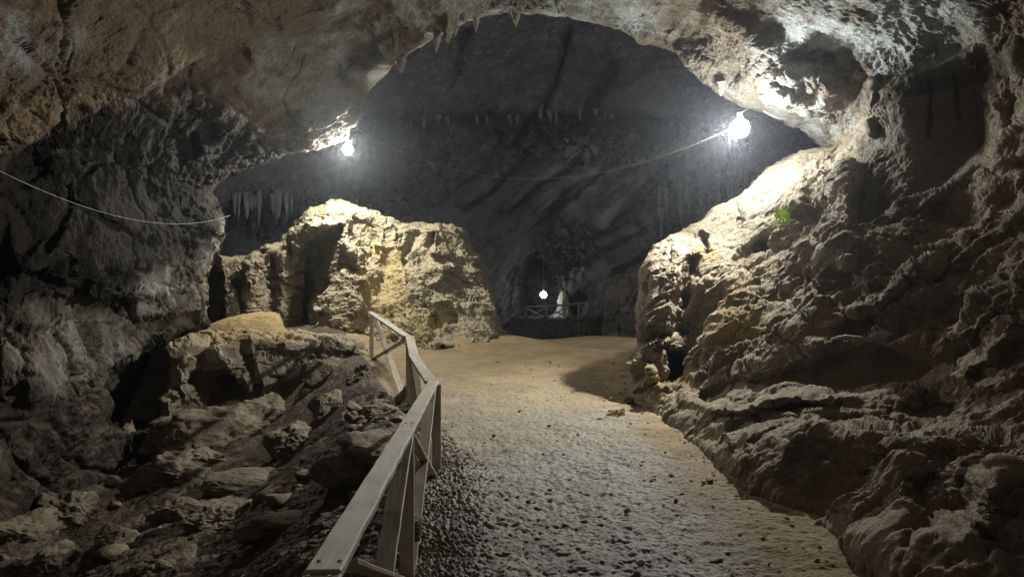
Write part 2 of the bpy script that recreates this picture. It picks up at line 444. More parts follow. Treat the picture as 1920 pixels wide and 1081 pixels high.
for k, row in enumerate(SH):
    row = list(row)
    if len(row) == 6:
        e, f = row[2], row[3]
        row.insert(3, (.45 * e[0] + .55 * f[0], .45 * e[1] + .55 * f[1], .5 * e[2] + .5 * f[2]))
    pts = [P(*c) if isinstance(c, tuple) else c for c in row]
    rx, ry, rD = row[0]
    ox, oy = rx - (960 if rx < 1150 and ry < 500 or rx < 700 else 1150), ry - 420
    if k >= 21: ox, oy = 80, 150                       # the right ridge falls away down its far side
    L = math.hypot(ox, oy)
    ox, oy = ox / L, oy / L
    b1 = P(rx + ox * 25, ry + oy * 25, rD + 1.0)
    b2 = P(rx + ox * 110, ry + oy * 110, rD + 3.2)
    b3 = P(rx + ox * 330, ry + oy * 330, rD + 7.5)
    net.append([b3, b2, b1] + pts)
net = np.array(net)                                   # (K, 9, 3)
nC, nR = int(1500 * Q), int(1050 * Q)
seg_cols = np.array([np.linalg.norm(np.subtract(SH[k + 1][0][:2], SH[k][0][:2])) * .45 + np.linalg.norm(np.subtract(SH[k + 1][2][:2], SH[k][2][:2])) for k in range(len(SH) - 1)])
N1, ucol = cr_axis(net, nC, 0, seg_cols)
N2, urow = cr_axis(N1, nR, 1, np.array([.25, .35, .4, 2.6, 3.0, 1.6, 1.6, 1.2, .25]))
V = np.moveaxis(N2, 0, 1)                              # rows x cols
okrow = np.broadcast_to((urow > 2.6)[:, None], V.shape[:2])

SHELL_BRUSHES = [
 # near slab of the vault on the left: lower edge
 ('step', [(-120,340),(0,300),(60,262),(130,228),(222,194),(314,146),(400,116),(480,68),(573,44),(640,26),(720,0)], 20, .8, 240),
 # dark recess under it and the smooth grey hollow
 ('dot', [(560,120),(130,90)], .7, -.35),
 ('dot', [(640,70),(80,65)], .95, -.2),
 ('line', [(300,160),(400,132),(470,95)], 22, -.35),
 ('line', [(520,55),(585,35),(640,20)], 16, .3),
 ('line', [(480,245),(520,215),(540,200)], 12, -.3),
 ('line', [(640,150),(690,130),(730,100)], 20, .35),
 ('line', [(560,240),(610,215),(650,190)], 28, .4),
 ('line', [(520,150),(530,125),(548,112),(555,70)], 2.5, -.07), ('line', [(515,205),(535,170),(560,140),(575,95)], 2.5, -.07),
 # dark hollow blocks of the left wall
 ('poly', [(325,270),(362,255),(375,290),(340,300)], 12, -.5),
 ('line', [(0,300),(120,290),(240,280),(330,262),(430,250)], 26, -.5),
 ('line', [(255,335),(290,365),(330,385)], 9, -.18),
 ('step', [(0,520),(110,505),(150,545),(220,560),(330,560)], 10, .35, 60),
 ('line', [(160,545),(240,550),(310,540),(380,545)], 16, .35),
 ('line', [(80,470),(130,380),(125,340)], 5, -.12),
 ('line', [(120,370),(180,400),(240,430)], 5, -.14),
 ('line', [(400,370),(430,330),(480,312),(560,290),(604,268)], 14, .5),
 ('line', [(400,445),(420,415),(410,380)], 24, .35),
 ('line', [(385,600),(378,540),(372,500),(410,460)], 26, .4),
 ('dot', [(290,570),(40,26)], .5, .5), ('dot', [(290,500),(60,30)], .5, .3), ('dot', [(360,500),(30,30)], .5, .3),
 ('line', [(230,590),(300,612),(380,600)], 12, -.45),
 ('line', [(60,560),(150,580),(230,575)], 12, -.3),
 ('poly', [(300,640),(392,620),(400,760),(200,800),(215,700)], 20, -2.4),
 ('dot', [(100,680),(120,60)], .6, .3),
 # vault on the right: hanging boss, hollow over it, pillar
 ('dot', [(1530,95),(85,45)], .8, -.5),
 ('dot', [(1500,165),(75,38)], .5, .55),
 ('line', [(1420,200),(1450,185),(1500,200),(1560,240)], 20, .35),
 ('line', [(1230,30),(1300,60),(1360,110),(1400,150)], 30, -.3),
 ('line', [(1320,20),(1400,70),(1450,110)], 26, .3),
 ('dot', [(1390,150),(40,24)], .9, -.2),
 ('step', [(1560,330),(1580,285),(1625,250),(1648,215),(1652,165),(1700,135),(1780,105),(1880,70)], 9, -.45, 150),
 ('line', [(1640,270),(1630,200),(1645,155)], 12, .45),
 ('line', [(1590,520),(1575,440),(1590,360),(1585,300)], 16, .6),
 ('line', [(1745,150),(1742,215),(1738,260)], 3, -.12), ('line', [(1735,195),(1748,240)], 3, -.12), ('line', [(1790,130),(1798,230)], 3, -.12),
 ('line', [(1860,330),(1880,270),(1870,210),(1890,140),(1920,70)], 26, .35),
 ('line', [(1830,420),(1860,350),(1920,310)], 20, .3),
 # right wall: plates near the lamp
 ('poly', [(1440,395),(1450,325),(1500,300),(1565,297),(1570,350),(1520,385)], 8, .25),
 ('line', [(1492,390),(1500,345),(1492,310)], 6, .22),
 ('poly', [(1205,610),(1215,500),(1270,450),(1300,470),(1262,560),(1255,620)], 8, .35),
 ('line', [(1278,600),(1290,520),(1310,470)], 12, -.5),
 ('poly', [(1262,560),(1300,545),(1325,560),(1318,640),(1290,690),(1256,640)], 10, -.55),
 ('line', [(1320,440),(1330,480)], 5, -.35), ('line', [(1388,390),(1392,440)], 5, -.3),
 ('dot', [(1440,500),(65,45)], .4, -.42), ('dot', [(1465,545),(70,45)], .4, -.35),
 ('dot', [(1560,540),(45,40)], .4, -.3),
 ('step', [(1430,500),(1470,475),(1530,470),(1590,480)], 7, -.3, 50),
 ('line', [(1340,700),(1360,620),(1400,570),(1450,520),(1500,500)], 24, .4),
 ('line', [(1510,660),(1580,600),(1640,560),(1700,500),(1780,480)], 20, .35),
 ('line', [(1470,660),(1520,600),(1590,560),(1640,500),(1700,440),(1760,400)], 22, .3),
 ('line', [(1700,520),(1760,460),(1830,440)], 16, .25),
 ('line', [(1680,420),(1750,380),(1800,350),(1850,280)], 16, .28),
 ('line', [(1780,640),(1850,570),(1920,520)], 22, .3),
 ('dot', [(1570,610),(75,28)], .5, -.3),
 ('dot', [(1640,700),(130,42)], .4, -.5),
 ('line', [(1260,735),(1330,760),(1400,762),(1480,745),(1560,735),(1660,745),(1760,735)], 13, .3),
 ('step', [(1300,745),(1360,715),(1430,700),(1500,690),(1560,680)], 8, .28, 35),
 ('step', [(1800,740),(1700,742),(1600,742),(1500,755),(1420,765),(1330,770)], 6, -.25, 40),
 ('dot', [(1590,795),(60,18)], .5, -.35), ('dot', [(1680,800),(50,14)], .5, -.3),
 ('line', [(1470,812),(1520,806),(1580,826),(1680,830),(1800,815),(1920,830)], 14, .3),
 ('line', [(1340,790),(1420,772),(1480,775),(1545,765)], 10, .22),
 ('dot', [(1770,930),(60,75)], .4, -.4), ('dot', [(1590,930),(80,50)], .5, -.3), ('dot', [(1500,880),(45,45)], .4, -.18),
 ('line', [(1840,1010),(1850,930),(1900,870)], 18, .3),
 ('line', [(1450,880),(1470,830)], 8, .14), ('line', [(1395,870),(1400,810)], 8, .12), ('line', [(1360,850),(1365,800)], 8, .12),
 ('line', [(1790,700),(1860,660),(1920,600)], 18, .3), ('line', [(1760,690),(1850,720),(1920,700)], 14, .25),
 # the little outcrop and its hole at the foot of the right wall
 ('dot', [(1262,684),(38,36)], .25, -2.6),
 ('poly', [(1185,735),(1190,680),(1225,640),(1262,630),(1292,645),(1250,665),(1245,705)], 7, .40),
 ('line', [(1290,640),(1270,625),(1230,632),(1195,650)], 10, -.3),
]
V = sculpt(V, SHELL_BRUSHES, ok=okrow)
# noise strength varies over the shell
upx, upy = proj(V)
ucc = np.broadcast_to(ucol[None, :], V.shape[:2])
leftm = 1 - sstep(6.0, 8.5, ucc)
rightm = sstep(20.0, 22.5, ucc)
def patch_mask(px, py, cx, cy, rx, ry):
    r = np.sqrt(((px - cx) / rx)**2 + ((py - cy) / ry)**2)
    return np.nan_to_num(1 - sstep(.6, 1.15, r))
smooth = np.maximum.reduce([patch_mask(upx, upy, 600, 120, 150, 110), .8 * patch_mask(upx, upy, 1760, 270, 110, 140), .75 * patch_mask(upx, upy, 1640, 690, 140, 45), .6 * patch_mask(upx, upy, 200, 430, 200, 80)])
msk = 1 - .8 * smooth
rimsoft = np.broadcast_to((.8 + .2 * sstep(2.6, 4.0, urow))[:, None], V.shape[:2])
Vl, a1 = rockify(V, .30, .15, .10, chunk=.12, crack=.10, cs=.8, seed=0, flip=1, mask=msk * rimsoft)
Vc, a2 = rockify(V, .20, .13, .09, chunk=.07, pit=.09, seed=40, aniso=(.6, .2, .35, .4), flip=1, mask=msk * rimsoft)
Vr, a3 = rockify(V, .16, .17, .11, crack=.035, cs=1.4, seed=80, aniso=(.35, -.35, .75, .6), flip=1, mask=msk * rimsoft * (.35 + .65 * (1 - sstep(27.6, 29.3, ucc))))
cr_ = fields(V, {'a': dict(s=(7, 7, 5.5), d=5, r=.65, o=3.3), 'b': dict(s=1.1, d=4, r=.6, o=6.6)})
crumb = (1 - np.abs(2 * cr_['a'] - 1) * 2.6) * sstep(.42, .6, cr_['b'])
Vr = Vr + grid_normals(V) * (crumb.reshape(V.shape[:2]) * .045 * (1 - .6 * smooth) * (1 - .8 * sstep(25.5, 28, ucc)))[..., None]
def terrace(V, sdir, freq, seed, warp):
    f = fields(V, {'a': dict(s=.7, d=3, r=.5, o=seed), 'b': dict(s=2.6, d=6, r=.6, o=seed + 5)})
    d = np.array(sdir) / np.linalg.norm(sdir)
    zz = V @ d + (f['a'].reshape(V.shape[:2]) - .5) * warp + (f['b'].reshape(V.shape[:2]) - .5) * .10
    t = zz * freq
    k = fields(np.stack([np.floor(t) * 3.7, t * 0, t * 0], -1), {'z': dict(s=1., d=0, o=seed)})['z'].reshape(V.shape[:2])
    fr = t - np.floor(t)
    return (sstep(0, .32, fr) * (1 - fr)) * (.4 + 1.2 * np.clip((k - .3) * 2, 0, 1))
low = np.nan_to_num(sstep(690, 760, upy + .08 * (1500 - upx)), nan=1.0)
nr_ = grid_normals(V)
hA = terrace(V, (-.25, -.8, .45), 1.05, 4.4, 1.5); hB = terrace(V, (.1, .12, 1.), 1.5, 9.1, .5)
Vr = Vr + nr_ * ((hA - .3) * .34 * (1 - low) * msk + (hB - .3) * .17 * low * (1 - sstep(27.8, 29.2, ucc)))[..., None]
wl = leftm[..., None]; wr = rightm[..., None]
VS = Vl * wl + Vr * wr + Vc * (1 - wl - wr)
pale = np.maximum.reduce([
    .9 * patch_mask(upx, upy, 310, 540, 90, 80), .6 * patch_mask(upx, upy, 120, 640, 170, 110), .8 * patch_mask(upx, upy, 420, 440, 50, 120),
    .9 * patch_mask(upx, upy, 850, 20, 150, 60), .9 * patch_mask(upx, upy, 1120, 30, 130, 50), .9 * patch_mask(upx, upy, 660, 80, 75, 80), .5 * patch_mask(upx, upy, 560, 140, 120, 80), .7 * patch_mask(upx, upy, 60, 80, 110, 60),  # ceiling rim patches put lamplight into the rock colour
    .5 * patch_mask(upx, upy, 1540, 190, 110, 90), .9 * patch_mask(upx, upy, 1640, 50, 240, 110), .6 * patch_mask(upx, upy, 1580, 420, 60, 140)])  # wide right vault patch also carries lamplight in its colour
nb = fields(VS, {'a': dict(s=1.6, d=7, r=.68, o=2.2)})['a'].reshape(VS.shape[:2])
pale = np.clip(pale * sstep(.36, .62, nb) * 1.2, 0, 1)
stain_shade = np.maximum.reduce([
    .8 * patch_mask(upx, upy, 330, 130, 190, 80), .9 * patch_mask(upx, upy, 560, 245, 90, 45),
    .8 * patch_mask(upx, upy, 1320, 500, 40, 45), .7 * patch_mask(upx, upy, 1390, 610, 60, 80), .9 * patch_mask(upx, upy, 1245, 715, 60, 50), .5 * patch_mask(upx, upy, 1330, 55, 90, 60)])
stain_shade = np.clip(stain_shade * sstep(.40, .6, 1 - nb) * 1.2, 0, 1)
def poly_mask(px, py, pts, soft):
    pts = np.array(pts, float); px = np.nan_to_num(px, nan=-9e3); py = np.nan_to_num(py, nan=9e3)
    ins = np.zeros(px.shape, bool)
    for (x1, y1), (x2, y2) in zip(pts, np.roll(pts, -1, axis=0)):
        ins ^= ((y1 > py) != (y2 > py)) & (px < (x2 - x1) * (py - y1) / (y2 - y1 + 1e-9) + x1)
    d, _, _ = polydist(px, py, np.vstack([pts, pts[:1]]))
    return sstep(-soft, soft, np.where(ins, d, -d))
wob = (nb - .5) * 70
dark = np.maximum(poly_mask(upx + wob, upy - wob, [(-900,420),(0,302),(130,230),(222,196),(314,150),(400,140),(430,215),(520,262),(590,290),(480,330),(430,400),(400,470),(300,500),(230,560),(-900,640)], 14),  # shade of the wall and recess below the slab, put into rock colour
                  .6 * poly_mask(upx + wob, upy - wob, [(1652,165),(1700,135),(1880,80),(1890,140),(1850,230),(1830,330),(1760,420),(1650,440),(1600,420),(1610,290),(1650,215)], 12))  # shade of the upper right panel, also painted into the colour
brown = np.clip(poly_mask(upx + wob, upy, [(-900,430),(0,302),(130,230),(222,196),(314,146),(400,116),(480,68),(573,44),(720,0),(760,-300),(-900,-300)], 20) * (1 - .7 * sstep(.5, .62, nb)), 0, 1)
cA = int(np.searchsorted(ucol, 5.9)); cB = int(np.searchsorted(ucol, 20.6))
att = dict(pale=pale * (1 - .85 * dark), stain_shade=stain_shade, dark=dark, brown=brown)
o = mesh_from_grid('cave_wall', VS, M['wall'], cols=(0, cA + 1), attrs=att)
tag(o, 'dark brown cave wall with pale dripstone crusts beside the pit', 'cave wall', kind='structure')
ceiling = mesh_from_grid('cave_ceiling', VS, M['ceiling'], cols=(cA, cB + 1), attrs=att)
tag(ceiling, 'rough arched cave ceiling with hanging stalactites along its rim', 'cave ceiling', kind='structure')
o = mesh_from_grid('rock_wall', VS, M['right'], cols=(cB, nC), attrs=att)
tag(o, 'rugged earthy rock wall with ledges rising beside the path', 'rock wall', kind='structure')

# ------------------------------------------------------------------ 2. the far chamber
rows_py = [-330, -120, 40, 140, 205, 222, 240, 340, 460, 600, 740]
rows_D = [19, 25, 30, 33.5, 35.0, 35.4, 36.6, 37, 37, 37.5, 37.5]
cols_px = [60, 250, 420, 560, 700, 900, 1100, 1300, 1480, 1650, 1880]
cols_m = [.52, .70, .82, .9, .95, 1, 1, .95, .86, .74, .56]
net = np.array([[P(960 + (cx - 960) * 1.0, ry, rd * cm) for cx, cm in zip(cols_px, cols_m)] for ry, rd in zip(rows_py, rows_D)])
n1, _ = cr_axis(net, int(760 * Q), 0, np.array([.4, .7, 1, 1, .8, .5, .5, 1.2, 1.2, 1.2, ][:10]))
V, _ = cr_axis(n1, int(1100 * Q), 1, None)
BACK = [
 ('step', [(1420,200),(1330,222),(1230,215),(1130,212),(1050,208),(960,215),(880,218),(800,215),(720,225),(640,235)], 6, -1.6, 80),
 ('line', [(960,290),(1010,215),(1040,160),(1060,100),(1075,40)], 9, -2.2),
 ('line', [(1080,245),(1110,200),(1150,150),(1170,105)], 18, -3.0),
 ('step', [(860,400),(930,340),(985,285),(1020,235)], 7, 1.8, 30), ('step', [(800,400),(860,350),(920,300),(950,240)], 7, 1.2, 26),
 ('step', [(930,420),(1010,345),(1080,300),(1140,230)], 9, 2.0, 34), ('step', [(980,430),(1090,340),(1170,290),(1210,235)], 8, 1.6, 30),
 ('line', [(850,170),(868,110),(885,40)], 11, -1.8), ('line', [(880,130),(920,90)], 6, -.8), ('line', [(1150,170),(1230,120),(1290,110)], 8, -.9),
 ('step', [(1110,450),(1200,350),(1260,300),(1350,240)], 9, 1.8, 34), ('step', [(1060,480),(1160,410),(1240,340)], 8, 1.4, 26), ('step', [(920,470),(1000,410),(1090,350)], 8, 1.2, 26),
 ('line', [(1060,500),(1140,450),(1210,420)], 14, 1.4), ('step', [(1130,520),(1200,480),(1260,440)], 6, 1.2, 30),
 ('line', [(690,300),(700,350),(690,420)], 10, -1.4), ('line', [(770,300),(745,350),(760,400)], 9, -1.2), ('line', [(820,290),(805,340)], 8, 1.0),
 ('dot', [(905,370),(10,14)], .4, -.9),
 ('poly', [(972,600),(974,520),(990,482),(1015,475),(1032,490),(1042,540),(1050,600)], 6, -5.5),
 ('poly', [(1075,600),(1074,560),(1085,545),(1100,560),(1105,600)], 5, -2.5),
 ('line', [(1040,530),(1035,470),(1040,420)], 10, 1.2), ('line', [(1060,520),(1060,460),(1050,420)], 7, 1.0),
 ('poly', [(430,480),(440,395),(500,380),(560,390),(560,480)], 12, -2.0),
]
V = sculpt(V, BACK, seed=3)
bx, by = proj(V)
icm = np.maximum.reduce([patch_mask(bx, by, 1330, 380, 140, 90), patch_mask(bx, by, 1180, 260, 260, 55), patch_mask(bx, by, 760, 300, 120, 110), patch_mask(bx, by, 520, 400, 120, 55), patch_mask(bx, by, 1060, 460, 70, 70)])
VB1, _ = rockify(V, .8, .38, .24, chunk=.05, seed=120, bigs=.13, flip=1, aniso=(.6, 0, .75, .55))
dr = fields(VB1, {'z': dict(s=(2.4, 2.4, .22), d=5, r=.6, o=6.1, w=.4), 'q': dict(s=.8, d=5, r=.6, o=1.1)})
dz = (1 - np.abs(2 * dr['z'].reshape(V.shape[:2]) - 1) * 2.6)
nn = grid_normals(VB1)
VB = VB1 + nn * (dz * icm * .45)[..., None]
palb = np.clip(np.maximum(.9 * patch_mask(bx, by, 1330, 370, 130, 80), .5 * patch_mask(bx, by, 1200, 330, 220, 110)) * sstep(.4, .6, dr['q'].reshape(V.shape[:2])) * 1.2, 0, 1)
shade_b = np.clip(.8 * np.maximum.reduce([patch_mask(bx, by, 980, 228, 380, 30), patch_mask(bx, by, 500, 400, 90, 40), 1.2 * patch_mask(bx, by, 1010, 545, 60, 80), 1.2 * patch_mask(bx, by, 1090, 570, 40, 50)]) * sstep(.3, .5, dr['q'].reshape(V.shape[:2])), 0, 1)  # shade in the niches and below the ledge fringe, painted as darker rock
back = mesh_from_grid('cave_wall', VB, M['back'], attrs=dict(pale=palb, stain_shade=shade_b))
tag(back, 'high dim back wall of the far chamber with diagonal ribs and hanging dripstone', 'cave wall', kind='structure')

# ------------------------------------------------------------------ 3. ground
RAIL = [(0, -.50), (2.33, -.56), (7.3, -.74), (9.0, -1.2), (10.5, -1.45), (15.6, -2.96), (18, -3.9), (22, -5)]
def xl(y): return np.interp(y, [a for a, b in RAIL], [b for a, b in RAIL]) - .12
def gbase(x, y):
    z = .40 * sstep(7, 19.5, y) - 1.7 * sstep(21.0, 27.5, y - .12 * x)
    d = xl(y) - x
    z = z - (1.05 * sstep(0.05, 2.4, d) + .45 * sstep(2.2, 4.5, d)) * (1 - sstep(14.3, 16.4, y))
    z = z + .35 * sstep(-2.0, -4.2, x) * sstep(16.5, 18.5, y) * (1 - sstep(23, 26, y))
    z = z + .40 * np.exp(-((x + 1.6) / 1.15)**2 - ((y - 20.3) / 1.9)**2) - .10 * np.exp(-((x - 1.7) / .9)**2 - ((y - 20.3) / 1.6)**2) + .05 * np.sin(x * 2.3 + y) * sstep(15, 19, y)
    z = z + .04 * sstep(1.2, 2.6, x) * (1 - sstep(19, 22, y)) * sstep(4, 9, y)
    return z
nr, nc = int(1150 * Q), int(1150 * Q)
pyv = np.concatenate([np.linspace(2600, 1120, int(nr * .12)), np.linspace(1118, 640, int(nr * .66)), np.linspace(639, 588, nr - int(nr * .12) - int(nr * .66))])
yv = H * F / (pyv - 540)
uu = np.linspace(-1, 1, nc)
uu = uu * .75 + .25 * uu**3
X = -0.6 + uu[None, :] * np.maximum(4.6, .78 * yv)[:, None]
X = np.where((yv > 16)[:, None], uu[None, :] * (13.0 + (yv - 16) * .6)[:, None] - .6 * (1 - sstep(16, 20, yv))[:, None], X)
Y = np.broadcast_to(yv[:, None], X.shape)
G = np.stack([X, Y, gbase(X, Y)], -1)
fg = fields(G, {'a': dict(s=.55, d=4, r=.5, o=1), 'b': dict(s=2.4, d=6, r=.58, o=2), 'c': dict(s=7.5, d=4, r=.6, o=3, w=.6), 'v': dict(t='s', s=14.5, d=1, r=.5, o=4), 'g': dict(t='v', s=26.0, o=9), 'm': dict(s=.9, d=5, r=.6, o=5), 'r': dict(s=1.3, d=8, r=.6, o=12)})
g = lambda k: fg[k].reshape(X.shape)
dl = xl(Y) - X
onpath = sstep(.25, -.15, dl)
grey = sstep(15.5, 6.5, Y + (g('m') - .5) * 6) * sstep(2.2, .9, X + (g('m') - .5) * 1.6) * onpath
gravel = np.exp(-((dl + .28) / .32)**2) * sstep(13, 8, Y)
off = 1 - onpath
hz = (g('a') - .5) * .14 + (g('b') - .5) * (.09 + .17 * off)
hz += (g('c') - .5) * (.034 + .014 * grey) + (np.clip(g('v'), 0, 1) - .4) * (.024 * grey + .010)
hz += gravel * (.5 - g('g')) * .06
hz += off * ((1 - np.abs(2 * g('r') - 1) * 2) - .5) * .08
G[..., 2] += hz
GX = X
grey = np.clip(grey, 0, 1)
csplit = onpath[:-1, :-1] > .5
def mesh_from_mask(name, V, mask, mat, attrs):
    nr, nc = V.shape[:2]
    idx = np.arange(nr * nc).reshape(nr, nc)
    q = np.stack([idx[:-1, :-1], idx[:-1, 1:], idx[1:, 1:], idx[1:, :-1]], -1)[mask]
    used = np.unique(q); remap = np.full(nr * nc, -1); remap[used] = np.arange(len(used))
    me = bpy.data.meshes.new(name)
    me.vertices.add(len(used)); me.vertices.foreach_set('co', V.reshape(-1, 3)[used].astype(np.float32).ravel())
    finish_mesh(me, remap[q])
    for k, a in attrs.items():
        at = me.attributes.new(k, 'FLOAT', 'POINT'); at.data.foreach_set('value', a.ravel()[used].astype(np.float32))
    return link(name, me, mat)
o = mesh_from_mask('path', G, csplit, M['path'], dict(grey=grey))
tag(o, 'broad trodden earth path, grey and dimpled near by, ochre beyond', 'path', kind='structure')
o = mesh_from_mask('ground', G, ~csplit, M['ground'], dict(grey=grey))
tag(o, 'dark rubble-strewn earth sloping down beside the handrail', 'ground', kind='structure')

def gz(x, y): return float(gbase(np.array(x, float), np.array(y, float)))

# ------------------------------------------------------------------ 4. rock masses built as closed nets
def mass(name, net, mat, nr, nc, brushes=(), seed=0., rock={}, attr_fn=None, spacing=None, label=None, cat=None, kind=None):
    net = np.array([[P(*c) if not isinstance(c, np.ndarray) else c for c in col] for col in net])   # cols x rows
    a, _ = cr_axis(net, int(nc * Q), 0)
    b, ur = cr_axis(a, int(nr * Q), 1, spacing)
    V = np.moveaxis(b, 0, 1)
    ok = np.broadcast_to((ur < len(net[0]) - 2.2)[:, None], V.shape[:2])
    if brushes: V = sculpt(V, brushes, seed=seed, ok=ok)
    n = grid_normals(V)
    mid = n[int(nr * Q) // 3, int(nc * Q) // 2]
    mv = V[int(nr * Q) // 3, int(nc * Q) // 2]
    flip = 1.0 if np.dot(mid, np.array([0, 0, H]) - mv) > 0 else -1.0
    V2, _ = rockify(V, flip=flip, seed=seed, **rock)
    at = None
    if attr_fn:
        x, y = proj(V2); at = attr_fn(x, y, V2)
    o = mesh_from_grid(name, V2, mat, attrs=at)
    tag(o, label, cat, kind=kind)
    return o

def mound_attr(x, y, V):
    q = fields(V, {'q': dict(s=1.6, d=6, r=.6, o=1.1)})['q'].reshape(V.shape[:2])
    st = np.maximum.reduce([patch_mask(x, y, 720, 530, 50, 90), patch_mask(x, y, 760, 600, 90, 40), .7 * patch_mask(x, y, 690, 620, 60, 30)])
    pl = np.maximum(.5 * patch_mask(x, y, 640, 400, 110, 40), .4 * patch_mask(x, y, 830, 460, 90, 60))
    return dict(stain_shade=np.clip(st * sstep(.35, .55, q) * 1.2, 0, 1), pale=pl * sstep(.35, .6, q))

mass('rock_mound', [
 [(555,660,20.2),(556,600,20.4),(546,520,20.6),(540,460,20.9),(545,432,21.2),(560,440,22.8),(580,600,24.5)],
 [(600,665,18.8),(600,590,19.0),(592,510,19.5),(588,430,19.9),(590,394,20.4),(600,402,22.6),(610,600,24.8)],
 [(650,665,18.2),(650,590,18.7),(652,510,19.3),(645,425,19.7),(638,384,20.3),(645,394,22.8),(650,600,25)],
 [(700,665,17.6),(705,590,18.6),(712,520,19.6),(702,440,20.1),(692,398,20.6),(700,408,23),(700,600,25)],
 [(760,660,17.4),(762,600,18.0),(752,530,19.4),(750,460,20.5),(742,421,21.0),(750,432,23),(750,600,25)],
 [(822,652,17.0),(822,600,18.5),(815,530,19.8),(810,460,21.0),(803,421,21.4),(810,432,23.5),(810,600,25)],
 [(880,640,17.8),(880,600,19.2),(874,540,20.5),(862,472,21.7),(853,431,22.0),(860,442,24),(860,600,25.5)],
 [(930,635,19.2),(920,590,20.4),(914,540,21.4),(903,490,22.8),(884,464,23.2),(885,478,25),(880,600,26)],
 [(955,632,21.0),(938,600,22.4),(920,570,24.2),(915,540,24.8),(908,520,25.2),(905,535,26),(900,600,26.5)],
], M['mound'], 620, 700, [
  ('poly', [(548,600),(545,520),(560,470),(590,440),(640,430),(620,500),(590,560),(585,640)], 9, -1.2),
  ('poly', [(590,640),(600,560),(640,500),(690,520),(680,590),(650,640)], 9, .45),
  ('poly', [(650,440),(670,405),(705,420),(708,480),(690,490)], 7, -.35),
  ('line', [(545,520),(556,470),(552,430),(590,400)], 12, .7), ('line', [(560,440),(600,425),(640,425)], 10, .6),
  ('line', [(600,480),(640,450),(680,500),(700,540)], 12, .4),
  ('dot', [(727,540),(22,70)], .6, -.35),
  ('line', [(760,500),(765,460),(790,430)], 8, -.25), ('line', [(812,470),(806,430)], 5, -.25),
  ('poly', [(820,560),(830,520),(860,500),(905,520),(910,560),(870,570)], 6, -.25),
  ('step', [(800,475),(850,480),(900,500)], 4, .2, 25), ('step', [(790,510),(850,515),(905,530)], 4, .18, 25),
  ('poly', [(800,640),(815,585),(860,590),(880,630)], 6, -.3), ('line', [(770,520),(800,560),(840,600)], 12, .3),
  ('dot', [(602,586),(5,5)], .5, -.4),
 ], 30., dict(big=.22, mid=.2, fine=.10, chunk=.12, strata=.04, chunks=1.1, crack=.03, cs=.8), mound_attr, np.array([.6, 1, 1, .5, .7, .6]),
 'tall lamplit ochre rock mound with a pale crest beyond the handrail', 'rock', None)

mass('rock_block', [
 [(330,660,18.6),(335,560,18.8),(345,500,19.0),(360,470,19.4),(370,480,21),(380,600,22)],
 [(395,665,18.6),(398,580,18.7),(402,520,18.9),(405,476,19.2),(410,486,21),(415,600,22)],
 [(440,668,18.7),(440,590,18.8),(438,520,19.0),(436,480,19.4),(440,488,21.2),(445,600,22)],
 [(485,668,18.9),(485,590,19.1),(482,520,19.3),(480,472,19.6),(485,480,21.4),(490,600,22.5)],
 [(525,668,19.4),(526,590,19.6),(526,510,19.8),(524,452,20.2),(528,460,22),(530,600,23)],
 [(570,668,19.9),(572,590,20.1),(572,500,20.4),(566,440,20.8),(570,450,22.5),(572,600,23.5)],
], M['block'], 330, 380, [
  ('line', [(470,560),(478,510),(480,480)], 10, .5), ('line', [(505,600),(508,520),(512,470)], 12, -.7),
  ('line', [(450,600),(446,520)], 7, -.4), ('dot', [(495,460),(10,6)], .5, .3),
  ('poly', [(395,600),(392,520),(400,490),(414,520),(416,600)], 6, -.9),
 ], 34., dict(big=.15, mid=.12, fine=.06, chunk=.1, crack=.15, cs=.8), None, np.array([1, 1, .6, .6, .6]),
 'shadowed blocky rock buttress between the cave wall and the mound', 'rock', None)

